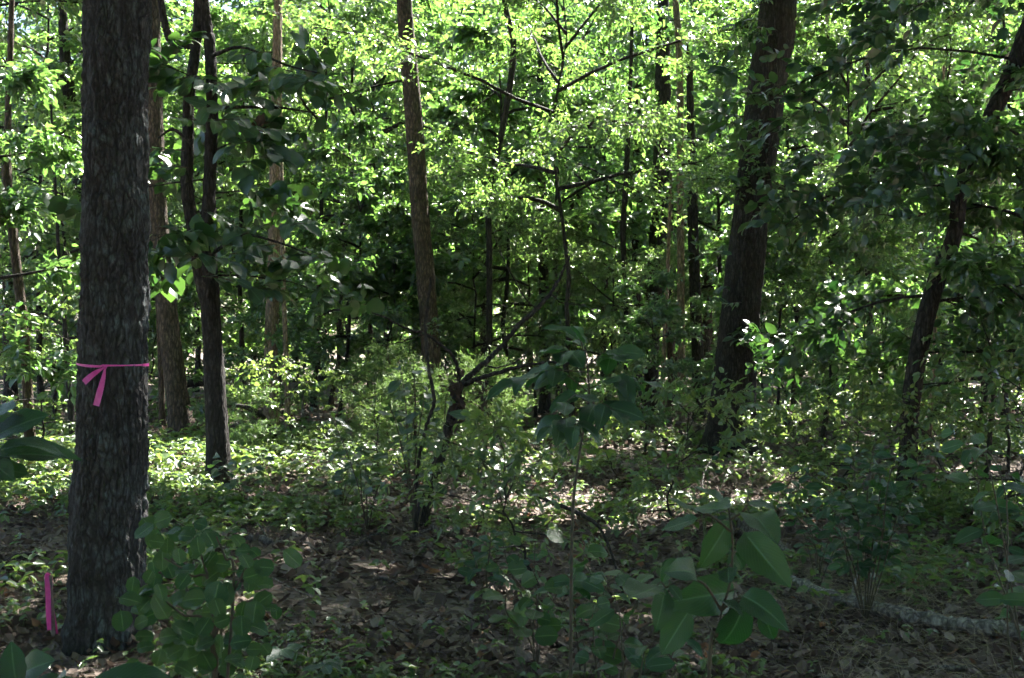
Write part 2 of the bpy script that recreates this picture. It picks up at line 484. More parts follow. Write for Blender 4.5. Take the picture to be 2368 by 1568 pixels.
def ground_mat():
    m, nt, N, L, b, out = new_mat('leaf_litter_soil')
    tc = node(nt, 'ShaderNodeTexCoord')
    v = node(nt, 'ShaderNodeTexVoronoi'); v.inputs['Scale'].default_value = 16; v.inputs['Randomness'].default_value = 1
    nz = node(nt, 'ShaderNodeTexNoise'); nz.inputs['Scale'].default_value = 9; nz.inputs['Detail'].default_value = 8
    L.new(tc.outputs['Object'], nz.inputs['Vector'])
    sc = node(nt, 'ShaderNodeVectorMath', operation='MULTIPLY_ADD'); sc.inputs[1].default_value = (.12, .12, .12)
    L.new(nz.outputs['Color'], sc.inputs[0]); L.new(tc.outputs['Object'], sc.inputs[2]); L.new(sc.outputs[0], v.inputs['Vector'])
    sp = node(nt, 'ShaderNodeSeparateColor'); L.new(v.outputs['Color'], sp.inputs[0])
    tone = mathn(nt, 'ADD', mathn(nt, 'MULTIPLY', sp.outputs[0], .55), mathn(nt, 'MULTIPLY', nz.outputs[0], .5))
    L.new(ramp(nt, tone, [(.15, (.05, .036, .026)), (.45, (.13, .095, .07)), (.7, (.21, .16, .125)), (.95, (.30, .24, .195))]), b.inputs['Base Color'])
    b.inputs['Roughness'].default_value = .9
    bp = node(nt, 'ShaderNodeBump'); bp.inputs['Strength'].default_value = .9; bp.inputs['Distance'].default_value = .03
    L.new(mathn(nt, 'ADD', v.outputs['Distance'], nz.outputs[0]), bp.inputs['Height']); L.new(bp.outputs[0], b.inputs['Normal'])
    return m
M['ground'] = ground_mat()

# ------------------------------------------------------------------ the ground
def make_ground():
    n = 261
    u = np.linspace(-1, 1, n)
    xs = np.sign(u) * (np.abs(u) * 12 + np.abs(u) ** 4 * 170)
    ys = xs + 14
    X, Y = np.meshgrid(xs, ys)
    p = np.stack([X.ravel() * 3, Y.ravel() * 3, np.zeros(X.size)], 1)
    Z = gz(X, Y).ravel() + .03 * (vnoise(p) - .5)
    V = np.stack([X.ravel(), Y.ravel(), Z], 1)
    i = np.arange(n - 1)[:, None] * n + np.arange(n - 1)[None, :]
    F = np.stack([i, i + 1, i + n + 1, i + n], -1).reshape(-1, 4)
    return tag(obj('ground', build('ground', V, [F], [M['ground']])), 'woodland floor of brown soil and rotting leaves', None, kind='structure')
make_ground()

# ------------------------------------------------------------------ trees
def bark_disp(amp, sx, sz, seed):
    def f(v, ax, th):
        p = v * np.array([1 / sx, 1 / sx, 1 / sz])
        w = np.stack([vnoise(p * .55, seed + 5), vnoise(p * .55 + 17, seed + 6), vnoise(p * .55 + 31, seed + 7)], 1) - .5
        d1, d2 = worley(p + w * 1.5, seed)
        e = np.clip((d2 - d1) / .42, 0, 1); e = e * e * (3 - 2 * e)
        q = v * np.array([.62 / sx, .62 / sx, .30 / sz]) + w * .9
        rd = np.clip(np.abs(2 * vnoise(q, seed + 11) - 1) / .38, 0, 1)
        q2 = v * np.array([1.5 / sx, 1.5 / sx, .9 / sz]) + w * 1.3
        rd2 = np.clip(np.abs(2 * vnoise(q2, seed + 12) - 1) / .5, 0, 1)
        lump = vnoise(v * 5, seed + 9) - .5
        fine = vnoise(v * np.array([110, 110, 60]), seed + 3) - .5
        h = rd * (.55 + .45 * e) * (.62 + .38 * rd2)
        f.bh = np.clip(h * .9 + (fine + .5) * .25, 0, 1)
        return amp * (h - .5) + amp * .5 * fine + amp * .9 * lump
    return f

def make_twigs(rng, O, D, Lg, k, bag, leaf_len, lw, droop, jit, leafmat=0, twigmat=1, tr=.0028, tpl=TL4, alt=1.0):
    """leafy twigs: k leaves alternate along each"""
    n = len(O)
    D = unit(D)
    end = O + D * Lg[:, None] + np.array([0, 0, -1.]) * (Lg * droop)[:, None]
    twig_batch(bag, O, end, tr, tr * .4, twigmat)
    t = (np.arange(k)[None] + rng.uniform(.1, .9, (n, k))) / k
    t = .12 + .88 * t
    base = O[:, None] * (1 - t[..., None]) + end[:, None] * t[..., None]
    side = np.where((np.arange(k) % 2) == 0, 1., -1.)[None] * rng.uniform(.5, 1.25, (n, k)) * alt
    side[:, -1] *= .25
    up = unit(np.array([0, 0, 1.]) + rng.normal(0, .55, (n, 3)))
    S = unit(np.cross(up, D))
    X = D[:, None] * np.cos(side)[..., None] + S[:, None] * np.sin(side)[..., None]
    X = X + rng.normal(0, .18, X.shape); X[..., 2] -= rng.uniform(-.1, .75, (n, k))
    Zu = up[:, None] + rng.normal(0, jit, (n, k, 3))
    size = leaf_len * rng.uniform(.55, 1.25, (n, k))
    lv = np.clip(rng.normal(.5, .26, (n, k)), 0, 1)
    leaf_batch(bag, base.reshape(-1, 3), X.reshape(-1, 3), Zu.reshape(-1, 3), size.ravel(), (lw * rng.uniform(.8, 1.25, (n, k))).ravel(), lv.ravel(), tpl, leafmat,
               curl=rng.uniform(-.05, .28, n * k))

def limb_path(rng, o, az, el, Lg, sag=.25, wob=.07, n=7):
    d = np.array([math.cos(az) * math.cos(el), math.sin(az) * math.cos(el), math.sin(el)])
    t = np.linspace(0, 1, n)[:, None]
    p = o + d * Lg * t
    p[:, 2] -= (sag * Lg * t[:, 0] ** 2)
    w = np.cumsum(rng.normal(0, wob * Lg / n, (n, 3)), 0); w[0] = 0
    return p + w

def crown_kit(seed, axis, H0, H1, rad, n_limbs, leaf_len, twigs, k, mats, lw=1.0, profile=None, r_limb=.035, sag=.22, el=(.15, .75), jit=.38, droop=.15,
              bark='bark_dark', tpl=TL4, az_range=None, tw_len=(.22, .55), joined=False):
    """limbs with side branches and one crown of leafy twigs; axis(z) gives the trunk's centre"""
    rng = np.random.default_rng(seed)
    bag = Bag(); limbs = []; every = Bag()
    O, D = [], []
    for i in range(n_limbs):
        f = (i + rng.uniform(.1, .9)) / n_limbs
        z = H0 + (H1 - H0) * f
        az = i * 2.4 + rng.uniform(-.4, .4) if az_range is None else rng.uniform(*az_range)
        Lg = rad * (profile(f) if profile else 1.0) * rng.uniform(.75, 1.2)
        e = el[0] + (el[1] - el[0]) * f + rng.uniform(-.3, .3)
        lp = limb_path(rng, np.array(axis(z), float), az, e, Lg, sag)
        b = Bag()
        rr = r_limb * (1.15 - .5 * f) * np.linspace(1, .22, len(lp))
        V, F = tube(lp, rr, 6); b.add(V, F)
        m = 6
        paths = [(lp, .35)]
        for j in range(m):
            t = .22 + .76 * (j + rng.uniform(0, 1)) / m
            q = t * (len(lp) - 1); a = int(min(q, len(lp) - 2)); o = lp[a] + (lp[a + 1] - lp[a]) * (q - a)
            d = unit(lp[a + 1] - lp[a]); a0 = math.atan2(d[1], d[0]) + (1 if j % 2 else -1) * rng.uniform(.5, 1.15)
            sp = limb_path(rng, o, a0, rng.uniform(-.45, .8), Lg * rng.uniform(.28, .5) * (1.15 - .5 * t), .15, n=5)
            V, F = tube(sp, rr[0] * .38 * np.linspace(1, .3, 5) * (1.1 - .5 * t), 4); b.add(V, F)
            paths.append((sp, 0.1))
        if joined:
            for V_, F_ in zip([np.vstack(b.V)], [b.F]):
                bag.add(V_, F_, 2)
        else:
            limbs.append(b.mesh('limb', [M[bark]])); every.add(np.vstack(b.V), b.F)
        tot = sum(np.linalg.norm(np.diff(p_, axis=0), axis=1).sum() * (1 - s0) for p_, s0 in paths)
        for p_, s0 in paths:
            ln = np.linalg.norm(np.diff(p_, axis=0), axis=1).sum() * (1 - s0)
            c = max(2, int(round(twigs / n_limbs * ln / tot)))
            t = s0 + (1 - s0) * rng.uniform(0, 1, c) ** .8
            q = t * (len(p_) - 1); a = np.minimum(q.astype(int), len(p_) - 2)
            seg = p_[a + 1] - p_[a]
            O.append(p_[a] + seg * (q - a)[:, None])
            dd = unit(seg); an = np.arctan2(dd[:, 1], dd[:, 0]) + rng.normal(0, .8, c); ee = rng.normal(.12, .5, c)
            D.append(np.stack([np.cos(an) * np.cos(ee), np.sin(an) * np.cos(ee), np.sin(ee)], 1))
    O = np.vstack(O); D = np.vstack(D)
    make_twigs(rng, O, D, rng.uniform(*tw_len, len(O)), k, bag, leaf_len, lw, droop, jit, tpl=tpl)
    return limbs, bag.mesh('crown', [M[mats], M['twig'], M[bark]]), (every.mesh('branches', [M[bark]]) if every.F else None)

def attach(parent, kit, loc=(0, 0, 0), rz=0.0, sc=1.0, crown='crown', merged=False):
    mt = Matrix.Translation(Vector(loc)) @ Matrix.Rotation(rz, 4, 'Z') @ Matrix.Scale(sc, 4)
    if merged and kit[2]:
        obj('branches', kit[2], parent, mt)       # too far off or too high to tell the limbs apart
    else:
        for me in kit[0]:
            obj('limb', me, parent, mt)
    obj(crown, kit[1], parent, mt)

def straight(h):
    return lambda z: (0, 0, z)

def kit_trunk(seed, H, r0, bark, lean=.45, sides=9):
    rng = np.random.default_rng(seed)
    n = 16
    t = np.linspace(0, 1, n)
    w = np.cumsum(rng.normal(0, lean * .25, (n, 2)), 0) * .5
    w -= w[0]
    path = np.stack([w[:, 0], w[:, 1], t * (H + .25) - .25], 1)
    rad = r0 * (1 - .8 * t) + r0 * .5 * np.exp(-t * H / .25)
    ax = lambda z: (np.interp(z, path[:, 2], path[:, 0]), np.interp(z, path[:, 2], path[:, 1]), z)
    return tube_mesh('trunk', path, rad, M[bark], sides, bark_disp(r0 * .07, .09, .3, seed)), ax

def round_top(f): return .45 + .9 * math.sin(math.pi * (f * .8 + .12))
def cone_top(f): return 1.15 - .75 * f

KITS = {}
def tree_kit(key, seed, H, r0, H0, rad, n_limbs, leaf_len, twigs, k, mats, bark='bark_dark', **kw):
    tr, ax = kit_trunk(seed, H, r0, bark)
    KITS[key] = (tr, crown_kit(seed + 100, ax, H0, H * .97, rad, n_limbs, leaf_len, twigs, k, mats, bark=bark, **kw))

tree_kit('tall_a', 1, 10.0, .075, 2.9, 2.7, 16, .155, 1150, 8, 'leaf', profile=round_top, jit=.6)
tree_kit('tall_b', 2, 9.0, .06, 2.5, 2.9, 15, .13, 1350, 8, 'leaf_fine', 'bark_dark', profile=round_top, sag=.3, jit=.5)
tree_kit('mid_a', 3, 6.2, .045, 1.2, 2.4, 13, .085, 2100, 8, 'leaf_fine', profile=round_top, sag=.28, jit=.5)
tree_kit('mid_c', 13, 6.6, .05, 3.5, 2.5, 11, .085, 1500, 8, 'leaf_fine', profile=round_top, sag=.15, jit=.5)
tree_kit('mid_b', 4, 7.0, .05, 1.7, 2.2, 12, .17, 900, 7, 'leaf', profile=cone_top, jit=.6)
tree_kit('far_a', 5, 17.0, .16, 3.0, 4.2, 22, .25, 2300, 8, 'leaf', profile=round_top, r_limb=.06, jit=.5, tw_len=(.3, .8), joined=True)
tree_kit('far_b', 6, 15.0, .13, .8, 4.0, 20, .23, 2300, 8, 'leaf_fine', 'bark_brown', profile=cone_top, r_limb=.05, jit=.45, tw_len=(.3, .8), joined=True)
tree_kit('shrub_a', 7, 2.3, .018, .35, .95, 12, .075, 240, 7, 'leaf_low', r_limb=.010, profile=round_top, tw_len=(.14, .35), joined=True)
tree_kit('shrub_b', 8, 1.5, .014, .2, .8, 10, .085, 150, 7, 'leaf_low', r_limb=.008, profile=round_top, tw_len=(.14, .32), joined=True)
tree_kit('shrub_c', 9, 3.4, .024, .6, 1.2, 13, .115, 420, 7, 'leaf', r_limb=.013, profile=cone_top, tw_len=(.16, .4), joined=True)
# canopies of the big trees and the added shade trees, unseen above the frame
KITS['canopy_a'] = (None, crown_kit(31, straight(0), -1.5, 4.5, 4.4, 14, .22, 1700, 8, 'leaf', profile=round_top, r_limb=.07, jit=.45, tw_len=(.35, .9)))
KITS['canopy_b'] = (None, crown_kit(32, straight(0), -1.0, 4.0, 3.6, 12, .20, 1500, 8, 'leaf', profile=round_top, r_limb=.06, jit=.45, tw_len=(.35, .8)))

def place(key, name, label, cat, loc, rz=0.0, sc=1.0, group=None, merged=False):
    t = thing(name, label, cat, loc, group, rz, sc)
    tr, kit = KITS[key]
    obj('trunk', tr, t)
    attach(t, kit, merged=merged)
    return t

# ---- individually shaped trunks: (px, py, width px) down the trunk at distance Y
def hero(name, label, pts, Y, bark, top=None, sides=40, step=.05, amp=.006, sx=.045, sz=.16, seed=50, canopy=None, dy=None, flare=.45, group=None):
    base = G(pts[0][0], Y)
    t = thing(name, label, 'tree', base, group)
    pl, rl = [], []
    for i, (px, py, w) in enumerate(pts):
        yy = Y + (dy[i] if dy else 0)
        q = P(px, py, yy) - base
        if i == 0: q[2] = 0
        pl.append(q); rl.append(w / 2 / FPX * yy)
    pl, rl = np.array(pl), np.array(rl)
    if top:                                   # carry on straight above the frame
        d = unit(pl[-1] - pl[-2]); d = unit(d + np.array([0, 0, .6]))
        pl = np.vstack([pl, pl[-1] + d * (top - pl[-1][2]) / d[2]]); rl = np.append(rl, rl[-1] * .55)
    pl = np.vstack([pl[0] + np.array([0, 0, -.15]), pl]); rl = np.append(rl[0], rl)
    # dense where the camera sees it, coarse above
    zv = min(pl[-1][2], 1.6 + 784 / FPX * Y + .4)
    m = int(zv / step)
    fine = spline(pl, 4000); fr = np.interp(np.linspace(0, 1, 4000), np.linspace(0, 1, len(rl)), rl)
    zs = np.concatenate([np.linspace(-.15, zv, m), np.arange(zv + .3, pl[-1][2], .4), [pl[-1][2]] if pl[-1][2] > zv else []])
    path = np.stack([np.interp(zs, fine[:, 2], fine[:, 0]), np.interp(zs, fine[:, 2], fine[:, 1]), zs], 1)
    rad = np.interp(zs, fine[:, 2], fr)
    rad = rad * (1 + flare * np.exp(-np.maximum(zs, 0) / (.5 * rl[0] * 2 + .05)))
    bd = bark_disp(amp, sx, sz, seed)
    def disp(v, ax, th):
        d = bd(v, ax, th); disp.bh = bd.bh
        root = np.exp(-np.maximum(v[:, 2], 0) / .16) * rl[0] * .18 * (np.sin(th * 5 + seed) * .6 + np.sin(th * 3 + 2 * seed) * .5)
        return d + root
    tr = obj('trunk', tube_mesh('trunk', path, rad, M[bark], sides, disp), t)
    ax = lambda z: np.array([np.interp(z, path[:, 2], path[:, 0]), np.interp(z, path[:, 2], path[:, 1]), z])
    rd = lambda z: float(np.interp(z, zs, rad))
    if canopy:
        for key, z, off, rz, sc in canopy:
            attach(t, KITS[key][1], ax(min(z, zs[-1] - .3)) + np.array(off), rz, sc, merged=True)
    return t, ax, rd, base

# the big grey tree with the pink tape
T1, ax1, rd1, b1 = hero('oak_tree', 'big straight grey-barked tree with a pink tape tied around it',
    [(240, 1500, 182), (246, 1400, 172), (254, 1100, 160), (262, 800, 150), (269, 400, 146), (268, 0, 146)], 5.85, 'bark_hero', top=9.5, sides=200, step=.0085,
    amp=.020, sx=.032, sz=.095, seed=50, canopy=[('canopy_a', 8.6, (0, 0, 0), .3, 1.0)], flare=.12)
# the double-stemmed tree
T2, ax2, rd2, b2 = hero('forked_tree', 'dark tree forking low into two stems among big dark leaves',
    [(507, 1125, 60), (502, 1000, 50), (492, 800, 46), (486, 700, 46), (483, 600, 38), (484, 450, 30), (490, 250, 28), (484, 90, 26), (470, 0, 24)], 12.0, 'bark_dark_deep', top=9.0, sides=56, step=.02,
    amp=.011, sx=.05, sz=.18, seed=60, canopy=[('canopy_b', 8.2, (-.5, 0, .5), 1.3, 1.0)])
def limb_from(t, base, pts, Y, bark, sides=14, amp=.004, seed=3, name='limb', dy=0):
    pl = np.array([P(px, py, Y + dy * i / max(1, len(pts) - 1)) - base for i, (px, py, w) in enumerate(pts)])
    rl = np.array([w / 2 / FPX * Y for _, _, w in pts])
    n = max(12, 8 * len(pts))
    return obj(name, tube_mesh(name, spline(pl, n), np.interp(np.linspace(0, 1, n), np.linspace(0, 1, len(rl)), rl), M[bark], sides, bark_disp(amp, .05, .15, seed)), t)
limb_from(T2, b2, [(488, 720, 40), (466, 640, 36), (448, 540, 30), (432, 430, 30), (434, 330, 28), (438, 220, 26), (452, 110, 24), (458, 0, 22), (440, -120, 16)], 12.0, 'bark_dark', seed=4, name='second_stem')
limb_from(T2, b2, [(452, 110, 16), (412, 100, 18), (392, 90, 18), (378, 40, 17), (368, -30, 14)], 12.05, 'bark_dark', seed=5)
limb_from(T2, b2, [(488, 250, 10), (560, 248, 8), (650, 250, 6), (730, 262, 3)], 11.9, 'bark_dark', 6, .001)
limb_from(T2, b2, [(486, 590, 10), (560, 545, 8), (640, 560, 6), (720, 590, 3)], 11.8, 'bark_dark', 6, .001)
limb_from(T2, b2, [(440, 330, 8), (400, 300, 7), (365, 320, 4)], 11.8, 'bark_dark', 6, .001)
limb_from(T2, b2, [(470, 590, 8), (420, 570, 7), (370, 590, 4)], 11.8, 'bark_dark', 6, .001)
limb_from(T2, b2, [(488, 130, 10), (560, 110, 7), (660, 150, 5), (740, 170, 3)], 11.9, 'bark_dark', 6, .001)

hero('leaning_tree', 'brown tree leaning towards the big grey tree, right behind its trunk',
    [(425, 1003, 56), (408, 900, 50), (388, 730, 46), (366, 500, 42), (356, 250, 40), (350, 0, 38)], 18.8, 'bark_brown', top=11.0, sides=36, step=.05, amp=.009, sx=.07, sz=.22, seed=70,
    canopy=[('canopy_b', 10.2, (-2.0, 0, 0), 2.0, 1.0)])
hero('pale_tree', 'straight tan-barked sunlit tree behind the forked tree',
    [(626, 1000, 36), (627, 800, 31), (632, 620, 29), (636, 400, 26), (640, 200, 24)], 18.5, 'bark_pale', top=10.0, sides=28, step=.06, amp=.006, sx=.06, sz=.16, seed=80)
hero('slender_tree', 'slender tan trunk standing close beside the tan sunlit tree',
    [(666, 1003, 15), (662, 850, 12), (655, 640, 11), (650, 400, 10)], 18.2, 'bark_pale', top=8.0, sides=14, step=.1, amp=.003, seed=81)
hero('bowed_tree', 'grey-brown tree bowed to the left in mid picture above the cedar',
    [(1004, 997, 48), (998, 850, 45), (985, 650, 42), (970, 480, 42), (958, 300, 41), (945, 130, 39), (934, 0, 36)], 19.5, 'bark_brown', top=11.0, sides=40, step=.05, amp=.012, sx=.07, sz=.26, seed=90,
    canopy=[('canopy_b', 10.5, (-4, 3.5, 0.5), .8, 1.0)])
hero('crooked_sapling', 'thin crooked trunk winding upward right of the bowed tree',
    [(1131, 920, 16), (1131, 780, 15), (1131, 600, 14), (1131, 443, 14), (1161, 302, 14), (1187, 116, 15), (1166, 0, 14)], 20.0, 'bark_dark', top=10.0, sides=14, step=.1, amp=.004, seed=91)
T8, ax8, rd8, b8 = hero('vine_clad_tree', 'massive dark tree leaning right and hung with climbing vine',
    [(1690, 1042, 104), (1697, 900, 96), (1712, 720, 90), (1738, 480, 82), (1760, 300, 86), (1782, 130, 88), (1800, 0, 86)], 16.0, 'bark_dark_deep', top=13.0, sides=90, step=.02, amp=.018, sx=.055, sz=.22, seed=100,
    canopy=[('canopy_a', 11.0, (.6, -1.6, 0), .2, 1.05), ('canopy_a', 11.5, (3.4, -3.5, 1.2), 2.2, 1.0), ('canopy_b', 12.0, (.2, 3.2, 0), 1.0, .95)])  # extra unseen crowns, added off the trunk to shade the ground before it
hero('thin_tree', 'thin straight reddish-brown tree just left of the massive dark tree',
    [(1576, 962, 20), (1574, 800, 18), (1573, 500, 17), (1571, 150, 16), (1562, 0, 15)], 21.0, 'bark_pale', top=10.0, sides=16, step=.1, amp=.003, seed=101)
hero('thin_sapling', 'very thin reddish stem standing left of the thin reddish-brown tree',
    [(1530, 1002, 13), (1532, 880, 11), (1540, 700, 10), (1548, 500, 8)], 18.6, 'bark_pale', top=4.4, sides=10, step=.1, amp=.002, seed=102)
FAR = [
    ('twin_trunk_tree', 'thick dark trunk with a dead snag, farther left of the thin reddish-brown tree', [(1503, 905, 36), (1508, 750, 35), (1520, 550, 38), (1530, 350, 40), (1532, 150, 34)], 23.0, 'bark_dark'),
    ('background_tree', 'shaded trunk close to the right of the thin reddish-brown tree', [(1618, 925, 30), (1612, 800, 28), (1606, 650, 26), (1600, 450, 24)], 22.0, 'bark_dark'),
    ('background_tree', 'dim trunk rising between the thin tree and the massive dark tree, leaning right', [(1632, 880, 22), (1636, 700, 22), (1644, 500, 20)], 38.0, 'bark_brown'),
    ('background_tree', 'dark trunk behind the fork of the broken leaning sapling', [(1260, 885, 25), (1258, 750, 24), (1256, 600, 22), (1250, 350, 20)], 24.0, 'bark_dark'),
    ('background_tree', 'slim black wavy stem left of the thick dark trunk with a snag', [(1446, 900, 12), (1447, 700, 11), (1440, 540, 13), (1446, 430, 13), (1455, 250, 10)], 21.0, 'bark_dark'),
    ('background_tree', 'faint dark trunk right beside the slim black wavy stem', [(1466, 890, 20), (1468, 700, 19), (1470, 500, 19), (1474, 300, 17)], 27.0, 'bark_dark'),
    ('background_tree', 'straight brown trunk touching the thin reddish-brown tree on its left', [(1552, 895, 18), (1550, 700, 18), (1548, 560, 18), (1545, 300, 16)], 26.0, 'bark_brown'),
    ('background_tree', 'dark trunk in the gap between the bowed tree and the tan sunlit tree', [(745, 880, 18), (746, 780, 17), (748, 600, 16)], 38.0, 'bark_dark'),
    ('background_tree', 'dim trunk left of the bowed tree, half hidden by leaves', [(899, 890, 22), (897, 750, 20), (896, 600, 19), (894, 400, 17)], 36.0, 'bark_dark'),
    ('edge_tree', 'brown slanting tree close to the left picture edge', [(72, 925, 26), (58, 800, 24), (42, 650, 22), (25, 500, 22), (14, 380, 22), (18, 300, 16)], 14.5, 'bark_brown'),
    ('edge_tree', 'dark upright trunk left of the brown slanting tree at the picture edge', [(26, 905, 30), (22, 800, 28), (18, 600, 26)], 26.0, 'bark_dark'),
    ('edge_sapling', 'thin dark slanting sapling close to the left side of the big grey tree', [(170, 975, 15), (158, 880, 14), (150, 760, 12), (138, 620, 9)], 17.0, 'bark_dark'),
    ('broken_tree', 'dark leaning trunk partly hidden behind the upper left of the big grey tree', [(215, 900, 34), (196, 600, 34), (182, 370, 33), (166, 260, 30), (152, 150, 26), (146, 60, 22)], 24.0, 'bark_dark'),
    ('background_tree', 'slim trunk close beside the brown leaning tree, level with the pink tape', [(375, 985, 15), (372, 850, 14), (366, 700, 13), (362, 500, 12)], 20.5, 'bark_brown'),
    ('edge_sapling', 'thin orange-brown stem close to the right of the curving right tree', [(2147, 1090, 12), (2152, 950, 11), (2160, 800, 10)], 14.0, 'bark_pale'),
    ('background_tree', 'dark upright trunk far behind the curving right tree, seen beneath its bend', [(2190, 890, 30), (2195, 750, 28), (2205, 500, 26), (2215, 250, 24)], 30.0, 'bark_dark'),
    ('background_tree', 'dark trunk midway between the massive dark tree and the curving right tree', [(1940, 880, 22), (1944, 700, 22), (1950, 450, 20), (1956, 200, 18)], 32.0, 'bark_dark'),
    ('background_tree', 'slim trunk behind the bowed tree, close on its right', [(1085, 890, 16), (1084, 700, 15), (1080, 450, 14)], 40.0, 'bark_dark'),
    ('background_tree', 'dark trunk deep in the wood, halfway from the bowed tree to the thick snagged trunk', [(1345, 880, 20), (1344, 700, 20), (1340, 500, 18)], 44.0, 'bark_dark'),
    ('background_tree', 'slim dark trunk deep in the wood behind the raised dead grey branch', [(1395, 885, 14), (1396, 700, 13), (1398, 500, 12)], 37.0, 'bark_dark'),
]
CROWNED = {15: 12.5, 7: 13.0}
for i, (nm, lb, pts, Y, bk) in enumerate(FAR):
    pts = [(pts[0][0], 784 + FPX * (1.6 - float(gz(0, Y))) / Y, pts[0][2])] + pts[1:]
    hero(nm, lb, pts, Y, bk, canopy=[('canopy_b' if i % 2 else 'canopy_a', CROWNED[i] - .8, (0, 0, .4), i * 1.3, .95)] if i in CROWNED else None, top=CROWNED[i] if i in CROWNED else max(5.0, min(11.0, 1.6 + (784 - pts[-1][1]) / FPX * Y + 3)), sides=16, step=.14, amp=.008, sx=.09, sz=.3, seed=120 + i, group='trunks in the wood behind' if nm == 'background_tree' else None)

# the curving tree on the right with its hanging foliage
T13, ax13, rd13, b13 = hero('curving_tree', 'dark tree with an S-curved trunk and dense hanging leaves near the right edge',
    [(2090, 1180, 46), (2098, 1060, 42), (2106, 930, 42), (2130, 780, 42), (2165, 650, 40), (2205, 545, 36), (2220, 440, 34), (2250, 350, 36), (2310, 230, 38), (2367, 90, 38), (2400, -60, 34)], 10.5, 'bark_dark',
    top=7.5, sides=36, step=.03, amp=.006, sx=.045, sz=.16, seed=140, canopy=[('canopy_b', 7.0, (.5, .5, .6), 1.0, .9)])
KITS['hang_a'] = (None, crown_kit(41, lambda z: ax13(z), 1.7, 6.2, 2.0, 17, .13, 980, 7, 'leaf_dark', profile=lambda f: .75 + .6 * f, r_limb=.016, sag=.5, el=(.1, .3), jit=.4, droop=.35, tpl=TL8, tw_len=(.2, .5)))
attach(T13, KITS['hang_a'][1])

KITS['big_leaf'] = (None, crown_kit(42, lambda z: ax2(z), 2.1, 4.7, 1.15, 9, .21, 66, 6, 'leaf_dark', r_limb=.012, sag=.25, el=(-.05, .35), jit=.45, droop=.2, tpl=TL8, lw=1.25, tw_len=(.2, .45)))
attach(T2, KITS['big_leaf'][1])

# ---- understory, placed by picture column and distance
ROWS = [
    # px, Y, kit, scale
    (-60, 21, 'tall_b', 1.0), (95, 24, 'tall_a', 1.0), (330, 26, 'tall_b', 1.0), (560, 27, 'tall_a', 1.0), (725, 25, 'tall_b', 1.05), (860, 29, 'tall_a', 1.05),
    (1060, 27, 'tall_b', 1.0), (1170, 22, 'mid_b', 1.1), (1290, 26, 'tall_a', 1.0), (1400, 29, 'tall_a', 1.0), (1480, 28.5, 'tall_a', 1.0), (1660, 25, 'tall_a', .9),
    (1850, 23, 'tall_b', 1.0), (2010, 20, 'tall_a', .9), (2170, 23, 'tall_b', 1.0), (2330, 18, 'tall_a', .85), (2460, 22, 'tall_b', 1.0),
    (20, 33, 'tall_a', 1.2), (230, 36, 'tall_b', 1.25), (450, 34, 'tall_a', 1.2), (640, 37, 'tall_b', 1.3), (800, 35, 'tall_a', 1.25), (960, 38, 'tall_b', 1.3), (1130, 36, 'tall_a', 1.25),
    (1330, 39, 'tall_b', 1.3), (1500, 37, 'tall_a', 1.25), (1720, 36, 'tall_b', 1.25), (1900, 34, 'tall_a', 1.25), (2080, 37, 'tall_b', 1.3), (2280, 34, 'tall_a', 1.2),
    (130, 21, 'mid_a', .85), (1105, 21.5, 'mid_a', .68), (1235, 23, 'mid_a', .7), (880, 20.5, 'mid_b', .58), (1415, 21.5, 'mid_a', .6), (1800, 20, 'mid_b', .6), (560, 15.5, 'mid_a', .17), (1330, 18.5, 'mid_c', 1.0), (760, 25, 'mid_c', 1.15), (1900, 17, 'mid_c', .9), (1490, 15.2, 'mid_b', .34), (2030, 17.5, 'mid_a', .7), (2260, 14.5, 'mid_a', .6), (2290, 12, 'mid_b', .62), (2440, 10, 'mid_b', .6),
    (790, 21, 'mid_b', .75), (-40, 13, 'mid_b', .7),
]
FARROW = [(-50, 48), (160, 52), (380, 47), (590, 53), (790, 49), (1000, 55), (1220, 50), (1430, 54), (1640, 49), (1850, 53), (2060, 48), (2270, 52), (2460, 49),
          (270, 43), (680, 44), (900, 42.5), (1120, 44.5), (1320, 43.5), (1560, 42), (1960, 44), (2180, 42), (60, 68), (240, 64), (580, 65), (910, 63), (1240, 66), (1580, 64), (1920, 63), (2260, 65), (420, 72), (740, 67), (1080, 74), (1400, 69), (1750, 73), (2100, 68), (2420, 72)]
MARKS = [(20, 'the left picture edge'), (262, 'the big grey tree'), (490, 'the forked tree'), (630, 'the tan sunlit tree'), (965, 'the bowed tree'), (1160, 'the thin crooked trunk'), (1300, 'the broken sapling'),
         (1520, 'the thick snagged trunk'), (1574, 'the thin reddish tree'), (1740, 'the massive vine-clad tree'), (1945, 'the dark right-hand trunk'), (2150, 'the curving tree'), (2360, 'the right picture edge')]
LOOK = {'tall_a': 'broad-leaved green tree', 'tall_b': 'fine-leaved light green tree', 'mid_a': 'small fine-leaved tree', 'mid_b': 'small large-leaved tree', 'mid_c': 'bright fine-leaved high-crowned tree',
        'far_a': 'tall green tree', 'far_b': 'tall light green tree', 'shrub_a': 'low leafy shrub', 'shrub_b': 'small bushy shrub', 'shrub_c': 'upright leafy shrub'}
def where(px):
    d = sorted(MARKS, key=lambda m: abs(m[0] - px))[0]
    off = px - d[0]
    return (('in line with ' if abs(off) < 30 else 'right of ' if off > 0 else 'left of ') + d[1])
rngp = np.random.default_rng(5)
PLAN = []
for px, Y, key, sc in ROWS:
    PLAN.append((px, Y, key, sc, 'in the middle distance' if Y < 16 else 'behind the clearing' if Y < 22.6 else 'well behind,' if Y < 30.5 else 'deep in the wood', 'tree', 'understory trees'))
